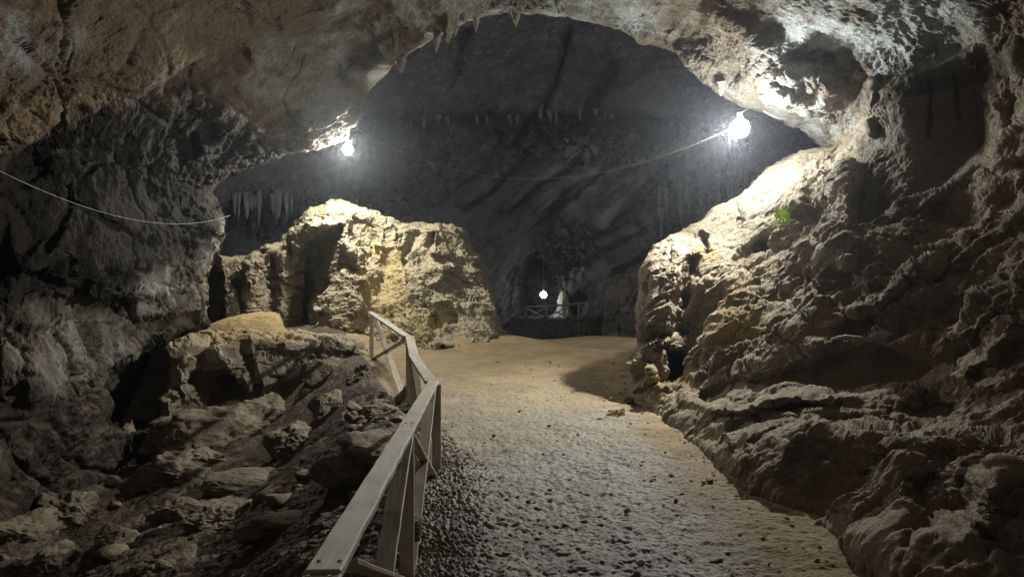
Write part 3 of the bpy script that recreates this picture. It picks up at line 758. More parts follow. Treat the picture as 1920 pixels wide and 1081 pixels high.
mass('rock_ledge', [
 [(245,850,13.2),(258,745,13.9),(275,690,14.3),(300,655,14.8),(330,630,16.6),(360,640,18)],
 [(330,850,13.6),(335,745,14.2),(340,690,14.5),(350,640,14.8),(380,622,16.8),(400,640,18.2)],
 [(400,850,13.9),(400,745,14.5),(402,690,14.7),(405,634,14.9),(420,618,16.9),(430,640,18.4)],
 [(465,850,14.2),(462,745,14.8),(464,690,15.0),(466,630,15.1),(470,616,17),(480,640,18.6)],
 [(535,850,14.5),(532,745,15.2),(532,690,15.4),(535,630,15.5),(540,616,17),(545,640,18.6)],
 [(600,850,14.8),(602,745,15.6),(606,690,15.8),(610,632,16.0),(610,620,17.2),(610,640,18.6)],
 [(655,850,14.2),(660,755,15.2),(664,690,15.7),(668,648,16.2),(668,636,17.2),(668,640,18.6)],
 [(715,850,13.0),(722,770,14.0),(728,725,14.6),(722,690,15.2),(715,664,17),(705,655,18.6)],
 [(770,850,12.4),(775,790,13.2),(775,750,14.2),(760,710,15.2),(745,684,17),(735,670,18.6)],
], M['ledge'], 420, 640, [
  ('line', [(455,630),(470,700),(480,760)], 8, -.35), ('line', [(395,640),(430,680),(470,735)], 10, .3),
  ('poly', [(330,790),(335,735),(380,700),(440,690),(470,740),(420,790)], 9, -.8),
  ('poly', [(255,800),(255,690),(300,650),(318,700),(310,790)], 8, -1.2),
  ('line', [(250,760),(245,700),(255,660)], 12, .8),
  ('line', [(360,760),(345,710),(365,660)], 14, .5),
  ('poly', [(480,745),(560,750),(640,780),(560,830),(440,800)], 12, -.5),
  ('poly', [(590,760),(600,725),(650,720),(668,750),(640,790)], 6, .35),
  ('line', [(640,660),(690,690),(700,720)], 7, -.3), ('step', [(520,660),(600,655),(680,665)], 4, .18, 25),
 ], 50., dict(big=.08, mid=.09, fine=.06, chunk=.08, crack=.16, cs=.85), lambda x, y, V: dict(stain_shade=.6 * patch_mask(x, y, 470, 630, 120, 20), pale=.5 * patch_mask(x, y, 570, 680, 90, 50)), np.array([1, 1, .9, .6, .5]),
 'long blocky rock ledge below the mound, striped by the handrail shadow', 'rock', None)

mass('sand_heap', [
 [(372,650,16.3),(374,630,16.4),(380,614,16.7),(392,615,17.3),(395,640,18)],
 [(405,650,16.0),(407,625,16.2),(412,602,16.8),(418,603,17.6),(420,640,18.4)],
 [(450,650,15.9),(452,618,16.1),(458,592,16.8),(462,593,17.7),(465,640,18.6)],
 [(500,650,15.9),(502,618,16.1),(505,588,16.8),(508,589,17.7),(508,640,18.6)],
 [(522,650,16.1),(525,620,16.3),(524,592,16.8),(524,593,17.6),(524,640,18.4)],
 [(535,652,16.3),(540,632,16.5),(536,622,16.9),(536,622,17.5),(534,640,18.2)],
], M['sand'], 160, 240, [], 60., dict(big=.05, mid=.05, fine=.035), None, None,
 'ochre heap of sand lying on top of the rock ledge', 'sand heap', None)

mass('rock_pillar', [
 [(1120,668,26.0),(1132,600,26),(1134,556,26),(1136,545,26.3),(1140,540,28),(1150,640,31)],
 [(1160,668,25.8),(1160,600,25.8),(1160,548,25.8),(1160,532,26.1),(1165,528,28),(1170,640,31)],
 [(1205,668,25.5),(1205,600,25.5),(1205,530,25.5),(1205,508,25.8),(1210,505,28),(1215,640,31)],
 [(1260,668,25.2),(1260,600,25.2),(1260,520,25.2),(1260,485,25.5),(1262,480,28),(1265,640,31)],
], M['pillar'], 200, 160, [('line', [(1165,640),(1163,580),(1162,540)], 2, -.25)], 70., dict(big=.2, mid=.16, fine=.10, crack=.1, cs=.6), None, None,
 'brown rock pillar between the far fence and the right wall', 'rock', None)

# ------------------------------------------------------------------ 5. boulders and rubble
import bmesh
def boulder_mesh(name, seed, sub=5, facet=.5, rough=.12):
    bm = bmesh.new()
    bmesh.ops.create_icosphere(bm, subdivisions=sub, radius=1.0)
    me = bpy.data.meshes.new(name); bm.to_mesh(me); bm.free()
    n = len(me.vertices); co = np.empty(n * 3, np.float32); me.vertices.foreach_get('co', co); co = co.reshape(-1, 3)
    r = np.random.default_rng(seed)
    d = r.normal(size=(11, 3)); d /= np.linalg.norm(d, axis=1, keepdims=True)
    h = r.uniform(.5, .85, 11)
    for dd, hh in zip(d, h):                           # cut flat faces
        t = co @ dd
        co = co - np.where(t > hh, (t - hh) * facet * 1.6, 0)[:, None] * dd
    f = fields(co, {'a': dict(s=1.1, d=3, o=seed * 1.7), 'b': dict(s=2.6, d=8, r=.6, o=seed * 2.3), 'c': dict(t='v', s=1.6, d=2, o=seed * .7)})
    nrm = co / np.linalg.norm(co, axis=1, keepdims=True)
    co = co + nrm * ((f['a'] - .5) * .5 + (1 - np.abs(2 * f['b'] - 1) * 2 - .5) * rough + (.5 - f['c']) * rough * .9)[:, None]
    me.vertices.foreach_set('co', co.ravel().astype(np.float32))
    me.polygons.foreach_set('use_smooth', np.ones(len(me.polygons), bool))
    me.update()
    return me
BM = [boulder_mesh('boulder', 3 + 5 * k, 6, .62, .2) for k in range(6)]
BMs = [boulder_mesh('stone', 101 + 3 * k, 3, .7, .08) for k in range(8)]
for me in BM + BMs: me.materials.append(M['boulder'])

BM.append(boulder_mesh('boulder', 57, 6, .35, .05)); BM.append(boulder_mesh('boulder', 64, 6, .35, .06))
for me in BM[-2:]: me.materials.append(M['boulder'])
BMl = []
for me in BMs[:4]:
    m2 = me.copy(); m2.materials.clear(); m2.materials.append(M['stalag']); BMl.append(m2)
BMc = []
for me in BMs:
    m2 = me.copy(); m2.materials.clear(); m2.materials.append(M['right']); BMc.append(m2)
def gD(px, py):
    for k in range(420):
        D = 3 + k * .035
        q = P(px, py, D)
        if q[2] <= gz(q[0], q[1]): return D
    return 14.0
def boulder(px, py, D, sx, sy, sz, k, label, rz=0., tilt=0., name='boulder', cat='boulder', mat=None, hi=True):
    me = BM[k] if hi else BMs[k % len(BMs)]
    if mat is not None:
        me = me.copy(); me.materials.clear(); me.materials.append(mat)
    o = bpy.data.objects.new(name, me); COL.objects.link(o)
    auto = not D and py > 760 and px < 700
    if not D: D = gD(px, py)
    o.location = P(px, py, D); k_ = 1.3 if auto else 1.0; o.scale = (sx * k_, sy * k_, sz * k_); o.rotation_euler = (tilt, tilt * .4, rz)
    return tag(o, label, cat)

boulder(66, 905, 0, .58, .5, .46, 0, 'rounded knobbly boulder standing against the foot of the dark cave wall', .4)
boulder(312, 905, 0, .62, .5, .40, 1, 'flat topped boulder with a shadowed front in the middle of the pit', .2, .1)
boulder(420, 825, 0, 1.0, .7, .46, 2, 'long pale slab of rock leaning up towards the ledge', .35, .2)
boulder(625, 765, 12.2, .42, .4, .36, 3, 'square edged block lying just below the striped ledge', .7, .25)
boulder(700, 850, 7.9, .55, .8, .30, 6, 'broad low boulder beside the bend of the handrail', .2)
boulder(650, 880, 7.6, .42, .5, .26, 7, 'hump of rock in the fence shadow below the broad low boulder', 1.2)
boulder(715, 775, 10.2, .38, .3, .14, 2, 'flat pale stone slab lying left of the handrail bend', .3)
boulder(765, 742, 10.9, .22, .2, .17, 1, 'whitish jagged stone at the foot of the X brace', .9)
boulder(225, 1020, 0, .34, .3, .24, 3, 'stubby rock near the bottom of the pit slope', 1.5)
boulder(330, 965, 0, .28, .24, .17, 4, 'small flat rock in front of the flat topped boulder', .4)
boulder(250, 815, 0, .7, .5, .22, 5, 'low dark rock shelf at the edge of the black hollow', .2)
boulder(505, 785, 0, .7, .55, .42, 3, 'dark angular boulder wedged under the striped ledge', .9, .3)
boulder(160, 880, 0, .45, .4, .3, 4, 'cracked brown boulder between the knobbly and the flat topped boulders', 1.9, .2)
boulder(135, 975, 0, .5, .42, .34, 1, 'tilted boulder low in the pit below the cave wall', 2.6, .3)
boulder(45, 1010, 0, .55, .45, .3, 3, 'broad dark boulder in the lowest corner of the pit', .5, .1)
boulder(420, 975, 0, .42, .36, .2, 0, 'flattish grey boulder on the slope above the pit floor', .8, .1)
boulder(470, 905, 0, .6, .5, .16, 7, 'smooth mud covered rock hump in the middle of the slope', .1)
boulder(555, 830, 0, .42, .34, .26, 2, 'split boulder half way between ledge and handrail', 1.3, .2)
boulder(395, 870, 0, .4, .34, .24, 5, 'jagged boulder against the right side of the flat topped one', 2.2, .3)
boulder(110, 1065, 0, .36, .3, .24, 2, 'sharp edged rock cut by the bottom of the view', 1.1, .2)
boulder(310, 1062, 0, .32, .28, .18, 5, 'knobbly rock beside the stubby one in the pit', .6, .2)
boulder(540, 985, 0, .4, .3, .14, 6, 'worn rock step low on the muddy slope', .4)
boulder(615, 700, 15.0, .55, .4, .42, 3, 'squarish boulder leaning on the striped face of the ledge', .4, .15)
boulder(690, 715, 13.4, .45, .36, .34, 1, 'boulder filling the corner under the end panel of the handrail', 1.7, .2)
boulder(770, 985, 4.9, .13, .12, .09, 3, 'dark cobble at the edge of the gravel under the handrail', .4, name='cobble', cat='stone')
boulder(1214, 690, 11.4, .33, .36, .40, 4, 'pale crumbly outcrop standing left of the dark hole in the right wall', .3, name='outcrop', mat=M['right'])
boulder(1262, 648, 11.7, .30, .3, .10, 0, 'flat lit slab roofing the dark hole in the right wall', .2, -.12, name='outcrop', mat=M['right'])
boulder(1240, 749, 0, .17, .14, .12, 2, 'dark rounded stone below the hole in the right wall', .4, name='stone', cat='stone')
boulder(1178, 757, 0, .10, .09, .12, 4, 'dark pointed stone at the edge of the path by the outcrop', .9, name='stone', cat='stone')
boulder(1156, 780, 0, .17, .12, .13, 0, 'pale crumbling stone behind the split rock on the path', .3, name='stone', cat='stone', mat=M['sand'])
boulder(1128, 788, 0, .16, .08, .075, 5, 'flat split rock lying on the path with a black shadow beneath', .1, name='stone', cat='stone', mat=M['stalag'])
boulder(1253, 722, 0, .07, .06, .07, 1, 'small white stone in the mouth of the hole', .3, name='stone', cat='stone', mat=M['stalag'])
boulder(597, 578, 18.6, .13, .12, .09, 1, 'little white stone perched on the shoulder of the mound', .2, name='stone', cat='stone', mat=M['stalag'], hi=False)

# rubble in the pit
rr = random.Random(11)
for i in range(110):
    y = rr.uniform(4.6, 12.0)
    x = float(xl(y)) - .25 - rr.random()**1.0 * min(4.6, .55 * y + .6)
    s = rr.choice([.05, .06, .07, .09, .12, .17]) * rr.uniform(.7, 1.3)
    o = bpy.data.objects.new('rubble_stone', BMs[rr.randrange(8)]); COL.objects.link(o)
    o.location = (x, y, gz(x, y) + s * .15); o.scale = (s * rr.uniform(.9, 1.6), s * rr.uniform(.8, 1.2), s * rr.uniform(.45, .8))
    o.rotation_euler = (rr.uniform(-.4, .4), rr.uniform(-.4, .4), rr.uniform(0, 6.28))
    tag(o, 'brown stone lying loose among the rubble left of the handrail', 'stone', 'loose stones in the pit')
# angular stones heaped where the handrail bends
for i in range(26):
    px = rr.uniform(655, 775); py = rr.uniform(742, 812) + (775 - px) * .1
    D = 10.9 - (py - 740) * .022
    s = rr.uniform(.06, .17)
    o = bpy.data.objects.new('rubble_stone', BMs[rr.randrange(8)]); COL.objects.link(o)
    q = P(px, py, D); o.location = q; o.scale = (s * 1.4, s, s * .6)
    o.rotation_euler = (rr.uniform(-.5, .5), rr.uniform(-.5, .5), rr.uniform(0, 6.28))
    tag(o, 'pale angular stone heaped against the foot of the handrail bend', 'stone', 'angular stones heaped at the handrail bend')
# small stones on the path
for i in range(190):
    y = 4.4 + rr.random()**1.3 * 11; x = rr.uniform(-.35, 2.1)
    s = rr.choice([.007, .009, .012, .016, .024]) * rr.uniform(.7, 1.3)
    me = BMs[rr.randrange(8)] if rr.random() < .65 else BMl[rr.randrange(4)]
    o = bpy.data.objects.new('pebble', me); COL.objects.link(o)
    o.location = (x, y, gz(x, y) + s * .5 + .006); o.scale = (s * 1.4, s, s * .8); o.rotation_euler = (rr.uniform(-.3, .3), 0, rr.uniform(0, 6.28))
    tag(o, 'pebble lying loose on the trodden path', 'pebble', 'pebbles on the path')
# crumbled stones along the foot of the right wall
for i in range(80):
    y = rr.uniform(4.8, 12.6); x = 2.12 - rr.random()**2 * .7 + (.0 if y < 9 else -.12)
    s = rr.choice([.008, .011, .015, .022]) * rr.uniform(.7, 1.3)
    o = bpy.data.objects.new('crumbled_stone', BMc[rr.randrange(8)]); COL.objects.link(o)
    o.location = (x, y, gz(x, y) + s * .4 + .01); o.scale = (s * 1.4, s, s * .8); o.rotation_euler = (rr.uniform(-.3, .3), 0, rr.uniform(0, 6.28))
    tag(o, 'crumbled stone fallen at the foot of the right rock wall', 'stone', 'stones along the foot of the right wall')
# gravel strip: one stuff object
gv, gf = [], []
tet = np.array(bmesh_ico := [(0, 0, 1), (.9, 0, .3), (-.3, .85, .2), (-.6, -.7, .25), (.3, .5, -.7), (.2, -.7, -.6), (-.8, .1, -.5)])
fc = [(0, 1, 2), (0, 2, 3), (0, 3, 1), (1, 4, 2), (2, 6, 3), (3, 5, 1), (1, 5, 4), (2, 4, 6), (3, 6, 5), (4, 5, 6)]
for i in range(4200):
    y = 4.2 + rr.random()**1.5 * 7.5
    x = float(xl(y)) + .02 + abs(rr.gauss(0, .23)) - .05
    s = rr.uniform(.007, .019)
    a = rr.uniform(0, 6.28); R = np.array([[math.cos(a), -math.sin(a), 0], [math.sin(a), math.cos(a), 0], [0, 0, 1]])
    v = (tet * RNG.uniform(.7, 1.3, tet.shape)) @ R.T * s * np.array([1.2, 1, .8]) + np.array([x, y, gz(x, y) + s * .3 + .01])
    b = len(gv) * 7; gv.append(v); gf += [(b + i0, b + i1, b + i2) for i0, i1, i2 in fc]
me = bpy.data.meshes.new('gravel'); gv = np.concatenate(gv)
me.vertices.add(len(gv)); me.vertices.foreach_set('co', gv.astype(np.float32).ravel()); finish_mesh(me, np.array(gf), False)
tag(link('gravel', me, M['boulder']), 'strip of loose dark gravel along the foot of the handrail', 'gravel', kind='stuff')

def bar(name, a, b, r, mat, parent=None, seg=5):
    a = Vector(a); b = Vector(b); d = b - a
    bm = bmesh.new()
    bmesh.ops.create_cone(bm, cap_ends=True, segments=seg, radius1=r, radius2=r, depth=d.length)
    me = bpy.data.meshes.new(name); bm.to_mesh(me); bm.free()
    me.transform(Matrix.Translation((a + b) / 2 - (Vector(parent.location) if parent else Vector())) @ d.to_track_quat('Z', 'Y').to_matrix().to_4x4())
    return link(name, me, mat, parent)

# ------------------------------------------------------------------ 6. handrail
def board(name, a, b, wid, thk, mat, parent, up=(0, 0, 1), roll=0., sag=0.0):
    """A sawn board from a to b: wid across, thk along 'up'; slightly irregular, bevelled, with UVs along the grain."""
    a = Vector(a); b = Vector(b); d = (b - a); L = d.length; d.normalize()
    u = Vector(up); u = (u - d * u.dot(d)).normalized(); s = d.cross(u).normalized()
    if roll:
        R = Matrix.Rotation(roll, 3, d); u = R @ u; s = R @ s
    bm = bmesh.new(); uvl = bm.loops.layers.uv.new('UVMap')
    n = max(6, int(L / .12))
    rs = random.Random(hash((round(L, 3), name, round(a.x, 3))) & 0xffff)
    bev = min(.006, thk * .2)
    prof = [(-wid/2+bev, -thk/2), (wid/2-bev, -thk/2), (wid/2, -thk/2+bev), (wid/2, thk/2-bev), (wid/2-bev, thk/2), (-wid/2+bev, thk/2), (-wid/2, thk/2-bev), (-wid/2, -thk/2+bev)]
    rings = []
    for i in range(n + 1):
        t = i / n; c = a + d * (L * t) - Vector((0, 0, 1)) * sag * 4 * t * (1 - t)
        k1 = rs.uniform(-.0025, .0025); k2 = rs.uniform(-.0015, .0015)
        rings.append([bm.verts.new(c + s * (x * (1 + k1 * 8) + k1) + u * (z + k2)) for x, z in prof])
    seedu = rs.uniform(0, 20)
    acc = [0]
    for i in range(8):
        x0, z0 = prof[i]; x1, z1 = prof[(i + 1) % 8]; acc.append(acc[-1] + math.hypot(x1 - x0, z1 - z0))
    for i in range(n):
        for k in range(8):
            f = bm.faces.new((rings[i][k], rings[i][(k+1) % 8], rings[i+1][(k+1) % 8], rings[i+1][k]))
            for lp, (tu, kv) in zip(f.loops, ((i, k), (i, k+1), (i+1, k+1), (i+1, k))):
                lp[uvl].uv = (seedu + tu / n * L, seedu * 1.3 + acc[kv])
    for rg, rev in ((rings[0], False), (rings[-1], True)):
        f = bm.faces.new(rg if not rev else rg[::-1])
        for lp, (x, z) in zip(f.loops, prof): lp[uvl].uv = (seedu + x * .3, z)
    bmesh.ops.recalc_face_normals(bm, faces=bm.faces)
    me = bpy.data.meshes.new(name); bm.to_mesh(me); bm.free()
    inv = parent.matrix_world.inverted() if False else None
    o = link(name, me, mat, parent)
    if parent is not None:
        me.transform(Matrix.Translation(-Vector(parent.location)))
    return o

rail = empty('handrail', (-.66, 4.7, 0), 'weathered wooden handrail with X braces bending along the path edge', 'handrail')
pt = {  # rail-top points
 'C': P(812, 713, 7.3), 'B': P(776, 664, 9.0), 'A': P(767, 629, 10.5), 'E': P(697, 584, 15.6)}
j = P(606, 1066, 2.08)
T = .032
near0 = j + (j - pt['C']) * .22
def rl(a, b, wid=.105, up=(0, 0, 1), lift=0.):
    a = np.array(a, float); b = np.array(b, float); a[2] -= T / 2 - lift; b[2] -= T / 2 - lift
    return board('rail', a, b, wid, T, M['wood'], rail, up=up)
rl(near0, j - W(0, .004, 0), .112, lift=-.010)
dC = pt['C'] - j
rl(j, pt['C'] + dC / np.linalg.norm(dC) * .03)
rl(pt['C'] - W(.02, 0, 0), pt['B'] + W(-.01, .02, 0), .12)
rl(pt['B'], pt['A'] + W(0, .03, 0), .12)
rl(pt['A'] - W(0.02, 0, 0), pt['E'] + W(-.03, .04, 0), .125)
def post(q, name='post', wid=.09, depth=.03, dx=0., extra=.25, mat='wood'):
    q = np.array(q, float); top = q - W(0, 0, T + .003)
    zb = gz(q[0] + .2, q[1]) - extra
    return board(name, (q[0] + dx, q[1], zb), (q[0] + dx, q[1], top[2]), wid, depth, M[mat], rail, up=(.1, 1, 0))
def along(a, b, t): return a + (b - a) * t
q47 = along(j, pt['C'], (4.7 - 2.33) / (7.3 - 2.33))
for q in (q47, pt['C'] + W(.035, 0, 0), pt['B'], pt['A'], pt['E'], along(near0, j, .9) + W(-.02, 0, 0)):
    post(q, dx=.0)
def brace(a, b, wid=.095, off=0., zt=.02, zb=.02, mat='wood', thk=.022):
    a = np.array(a, float); b = np.array(b, float)
    a[2] -= T + zt; b[2] = gz(b[0] + .2, b[1]) + zb
    dd = b - a; s = np.array([dd[1], -dd[0], 0]); s /= np.linalg.norm(s) + 1e-9
    return board('brace', a + s * off, b + s * off, wid, thk, M[mat], rail, up=(0, 0, 1))
brace(q47 + W(0, -.05, 0), j + W(0, .1, 0)); brace(j + W(0, .2, 0), q47 + W(0, -.08, 0), mat='wood_dark', off=.006)
brace(q47 + W(0, .05, 0), pt['C'] + W(.03, -.25, 0), wid=.07); brace(pt['C'] - W(0, .08, 0), q47 + W(0, .1, 0), mat='wood_dark', off=.006)
brace(pt['C'], pt['B'], off=-.006, wid=.08); brace(pt['B'], pt['C'], off=.006, mat='wood_dark', wid=.08)
brace(pt['B'], pt['A'], wid=.07)
brace(pt['A'] + W(-.05, .1, 0), pt['E'] + W(.05, -.1, 0), off=.008, mat='wood_dark', wid=.1); brace(pt['E'] + W(.06, -.1, 0), pt['A'] + W(-.05, .1, 0), off=-.008, wid=.1)

for q, dq in ((j + W(0, .07, 0), .03), (j - W(0, .05, 0), .03), (q47, .025), (q47 + W(0, .1, 0), -.02), (pt['C'] - W(.01, .08, 0), .025), (pt['B'], .02), (pt['A'], .03)):
    for sg in (-1, 1):
        c = np.array(q) + W(sg * dq, 0, -.010 if q is not j else 0)
        bar('nail', c + W(0, 0, .006), c + W(0, 0, .0125), .006, M['fence_far'], rail, 8)

# ------------------------------------------------------------------ 7. far fence, platform, dripstone figure
plat = mass('stone_platform', [
 [(945,690,36.4),(950,640,36.4),(956,602,36.4),(958,597,36.6),(962,597,39),(962,660,40)],
 [(1000,690,36.0),(1000,640,36.0),(1000,602,36.0),(1000,597,36.2),(1000,594,39),(1000,660,40)],
 [(1060,690,35.8),(1060,640,35.8),(1060,602,35.8),(1060,597,36.0),(1060,594,39),(1060,660,40)],
 [(1105,690,35.8),(1105,640,35.8),(1105,604,35.8),(1105,598,36.0),(1105,594,39),(1105,660,40)],
 [(1128,690,36.2),(1130,640,36.2),(1134,592,36.2),(1136,586,36.4),(1138,584,39),(1138,660,40)],
 [(1145,690,37),(1148,640,37),(1150,592,37),(1152,586,37.4),(1152,584,39),(1152,660,40)],
], M['masonry'], 160, 240, [], 90., dict(big=.05, mid=.10, fine=.05, chunk=.16, chunks=1.4), None, None,
 'dark rubble stone platform carrying the far fence', 'platform', None)
# framed relief on its front
ff = []
fx = empty('wall_plaque', P(1085, 617, 35.55), 'faint square plaque with a worn letter on the dark platform front', 'plaque')
def strokes_mesh(name, segs, r, mat, parent):
    bm = bmesh.new()
    for a, b in segs:
        a = Vector(a); b = Vector(b); d = b - a
        g = bmesh.ops.create_cone(bm, cap_ends=True, segments=6, radius1=r, radius2=r, depth=d.length + r)
        bmesh.ops.transform(bm, matrix=Matrix.Translation((a + b) / 2 - Vector(parent.location)) @ d.to_track_quat('Z', 'Y').to_matrix().to_4x4(), verts=g['verts'])
    me = bpy.data.meshes.new(name); bm.to_mesh(me); bm.free()
    return link(name, me, mat, parent)
dd = 35.6
strokes_mesh('frame', [(P(1077,608,dd), P(1095,608,dd)), (P(1095,608,dd), P(1095,627,dd)), (P(1095,627,dd), P(1077,627,dd)), (P(1077,627,dd), P(1077,608,dd))], .025, M['ledge'], fx)
strokes_mesh('letter', [(P(1083,623,dd), P(1083,612,dd)), (P(1083,612,dd), P(1089,613,dd)), (P(1089,613,dd), P(1088,618,dd)), (P(1088,618,dd), P(1083,618,dd)), (P(1085,618,dd), P(1090,623,dd))], .022, M['ledge'], fx)

ffence = empty('wooden_fence', P(1040, 598, 36.2), 'dark X braced wooden fence on the stone platform before the far lamp', 'fence')
FP = [(957, 600, 578, 37.6), (986, 598, 575, 36.4), (1025, 597, 573, 36.2), (1066, 597, 571, 36.2), (1085, 597, 568, 36.2), (1118, 590, 563, 36.4), (1139, 584, 560, 36.6)]
for px, yb, yt, D in FP[1:]:
    bar('post', P(px, yb + 3, D), P(px, yt - 1, D), .055, M['fence_far'], ffence)
for a, b in zip(FP[:-1], FP[1:]):
    if a[0] == 957:
        bar('rail', P(957, 600, 37.2), P(986, 575, 36.4), .04, M['fence_far'], ffence); continue
    bar('rail', P(a[0], a[2], a[3]), P(b[0], b[2], b[3]), .05, M['fence_far'], ffence)
    if a[0] == 1066: continue
    bar('brace', P(a[0], a[2] + 2, a[3]), P(b[0], b[1] - 1, b[3]), .035, M['fence_far'], ffence)
    bar('brace', P(a[0], a[1] - 1, a[3] + .08), P(b[0], b[2] + 2, b[3] + .08), .035, M['fence_far'], ffence)

def lathe(name, prof, mat, parent=None, seg=24, lump=.0, seed=0., loc=None):
    """profile [(r, z)] turned and made lumpy"""
    prof = np.array(prof, float)
    n = 60
    t = np.linspace(0, len(prof) - 1, n); r = np.interp(t, np.arange(len(prof)), prof[:, 0]); z = np.interp(t, np.arange(len(prof)), prof[:, 1])
    a = np.linspace(0, 2 * np.pi, seg, endpoint=False)
    V = np.stack([r[:, None] * np.cos(a), r[:, None] * np.sin(a), np.broadcast_to(z[:, None], (n, seg))], -1)
    if lump:
        f = fields(V, {'a': dict(s=(5, 5, .8), d=5, r=.6, o=seed), 'b': dict(s=4., d=5, r=.6, o=seed + 3)})
        k = 1 + ((f['a'] - .5) * 2.2 + (f['b'] - .5) * 1.6).reshape(n, seg) * lump
        V[..., :2] *= k[..., None]
    me = bpy.data.meshes.new(name)
    me.vertices.add(n * seg); me.vertices.foreach_set('co', V.astype(np.float32).ravel())
    i = np.arange(n * seg).reshape(n, seg)
    q = np.stack([i[:-1], np.roll(i[:-1], -1, 1), np.roll(i[1:], -1, 1), i[1:]], -1).reshape(-1, 4)
    finish_mesh(me, q)
    o = link(name, me, mat, parent)
    if loc is not None: o.location = loc
    return o
o = lathe('stalagmite', [(.66,-.15),(.60,.1),(.40,.4),(.30,.75),(.27,1.05),(.20,1.32),(.10,1.48),(.02,1.56)], M['stalag'], lump=.6, seed=4., seg=48, loc=P(1056, 600, 37.6))
tag(o, 'tall pale lamplit stalagmite standing behind the far fence', 'stalagmite')
o = lathe('stalagmite', [(.30,-.15),(.25,.1),(.2,.4),(.14,.75),(.08,1.0),(.02,1.12)], M['stalag'], lump=.35, seed=8., seg=30, loc=P(1094, 600, 38.0))
o.rotation_euler = (0, .22, 0)
tag(o, 'short leaning pale stalagmite right of the taller one', 'stalagmite')

# painted letters on the mound's flank
gr = empty('painted_letters', P(884, 555, 21.6), 'small dark painted letters on the right flank of the mound', 'graffiti')
DG = bpy.context.evaluated_depsgraph_get()
mo = bpy.data.objects['rock_mound']
def on_mound(px, py):
    o = Vector((0, 0, H)); d = (Vector(P(px, py, 10)) - o).normalized()
    h, loc, nrm, ix = mo.ray_cast(o, d)
    return np.array(loc if h else P(px, py, 21.6)) + np.array(nrm if h else (0, -1, 0)) * .004
for segs in ([((872,551),(880,553)), ((880,553),(875,562))], [((882,563),(885,552)), ((885,552),(889,562))], [((889,551),(893,557)), ((899,551),(894,563))]):
    pts = []
    for a, b in segs:
        q = [on_mound(a[0] + (b[0]-a[0])*t, a[1] + (b[1]-a[1])*t) for t in (0, .33, .67, 1)]
        pts += list(zip(q[:-1], q[1:]))
    strokes_mesh('letter', pts, .016, M['paint'], gr)

# ------------------------------------------------------------------ 8. stalactites (parts of the ceiling)
STM = []
for k in range(5):
    s = lathe('stalactite', [(1.5, .3), (1.15, .05), (.95, -.25), (.8, -.5), (.6, -.75), (.32, -.9), (.12, -.97), (.03, -1.03)], M['ceiling'], lump=.75, seed=3. * k, seg=22)
    STM.append(s.data); bpy.data.objects.remove(s)
STB = []
for m0 in STM:
    m1 = m0.copy(); m1.materials.clear(); m1.materials.append(M['back_drip']); STB.append(m1)
    m0.materials.clear(); m0.materials.append(M['stalactite'])
def stalactite(px, y0, y1, D, wpx, par, mat=None):
    o = bpy.data.objects.new('stalactite', (STB if par is back else STM)[rr.randrange(5)]); COL.objects.link(o); o.parent = par
    o.location = P(px, y0, D); Lm = (y1 - y0) / F * D; r = wpx / 2 / F * D
    o.scale = (r, r, Lm); o.rotation_euler = (rr.uniform(-.06, .06), rr.uniform(-.06, .06), rr.uniform(0, 6.28))
for a in [(739, 30, 99, 15.3, 16), (770, -10, 64, 15.1, 26), (822, 10, 99, 15.2, 20), (816, 0, 70, 15.15, 16), (843, -15, 80, 15.0, 34), (852, 10, 66, 15.05, 20), (872, -10, 44, 15.0, 22), (894, -5, 60, 15.1, 16),
          (968, -10, 48, 14.8, 22), (760, 95, 108, 15.8, 10), (752, 118, 136, 15.9, 14), (790, 20, 62, 15.1, 14), (905, -5, 26, 14.95, 18), (715, 5, 45, 15.0, 20), (1352, 160, 180, 13.6, 12), (940, 10, 26, 14.9, 10)]:
    stalactite(*a, ceiling)
for i in range(70):
    if i < 30: px = rr.uniform(660, 1160); y0 = 207 + rr.uniform(-6, 6); ln = rr.uniform(8, 34); D = 35.2
    elif i < 55: px = rr.uniform(1230, 1400); y0 = rr.uniform(300, 420) - (px - 1230) * .3; ln = rr.uniform(30, 75); D = 33.0
    else: px = rr.uniform(440, 560); y0 = 372; ln = rr.uniform(18, 55); D = 30.5
    stalactite(px, y0, y0 + ln, D, rr.uniform(4, 10), back)

# ------------------------------------------------------------------ 9. lamps and wires
def globe(px, py, D, r, mat, label, hang):
    e = empty('lamp', P(px, py, D), label, 'lamp')
    bm = bmesh.new(); bmesh.ops.create_uvsphere(bm, u_segments=24, v_segments=16, radius=r)
    me = bpy.data.meshes.new('bulb'); bm.to_mesh(me); bm.free()
    for f in me.polygons: f.use_smooth = True
    link('bulb', me, mat, e)
    bar('socket', P(px, py, D) + W(0, 0, r * .9), P(px, py, D) + W(0, 0, r * .9 + .12), .045, M['metal'], e, 12)
    bar('cord', P(px, py, D) + W(0, 0, r * .9 + .11), P(*hang), .012, M['metal'], e, 6)
    return e
LA = (1387, 240, 12.75); LB = (652, 280, 18.8)
lamp_big = globe(*LA, .16, M['lamp_a'], 'large glaring white lamp hanging over the right rock ridge', (1400, 205, 13.3))
globe(*LB, .125, M['lamp_b'], 'smaller white lamp hanging over the ochre mound', (655, 236, 17.6))
globe(1019, 552, 37.0, .16, M['lamp_c'], 'tiny distant lamp glowing in the niche behind the far fence', (1019, 478, 37.6))

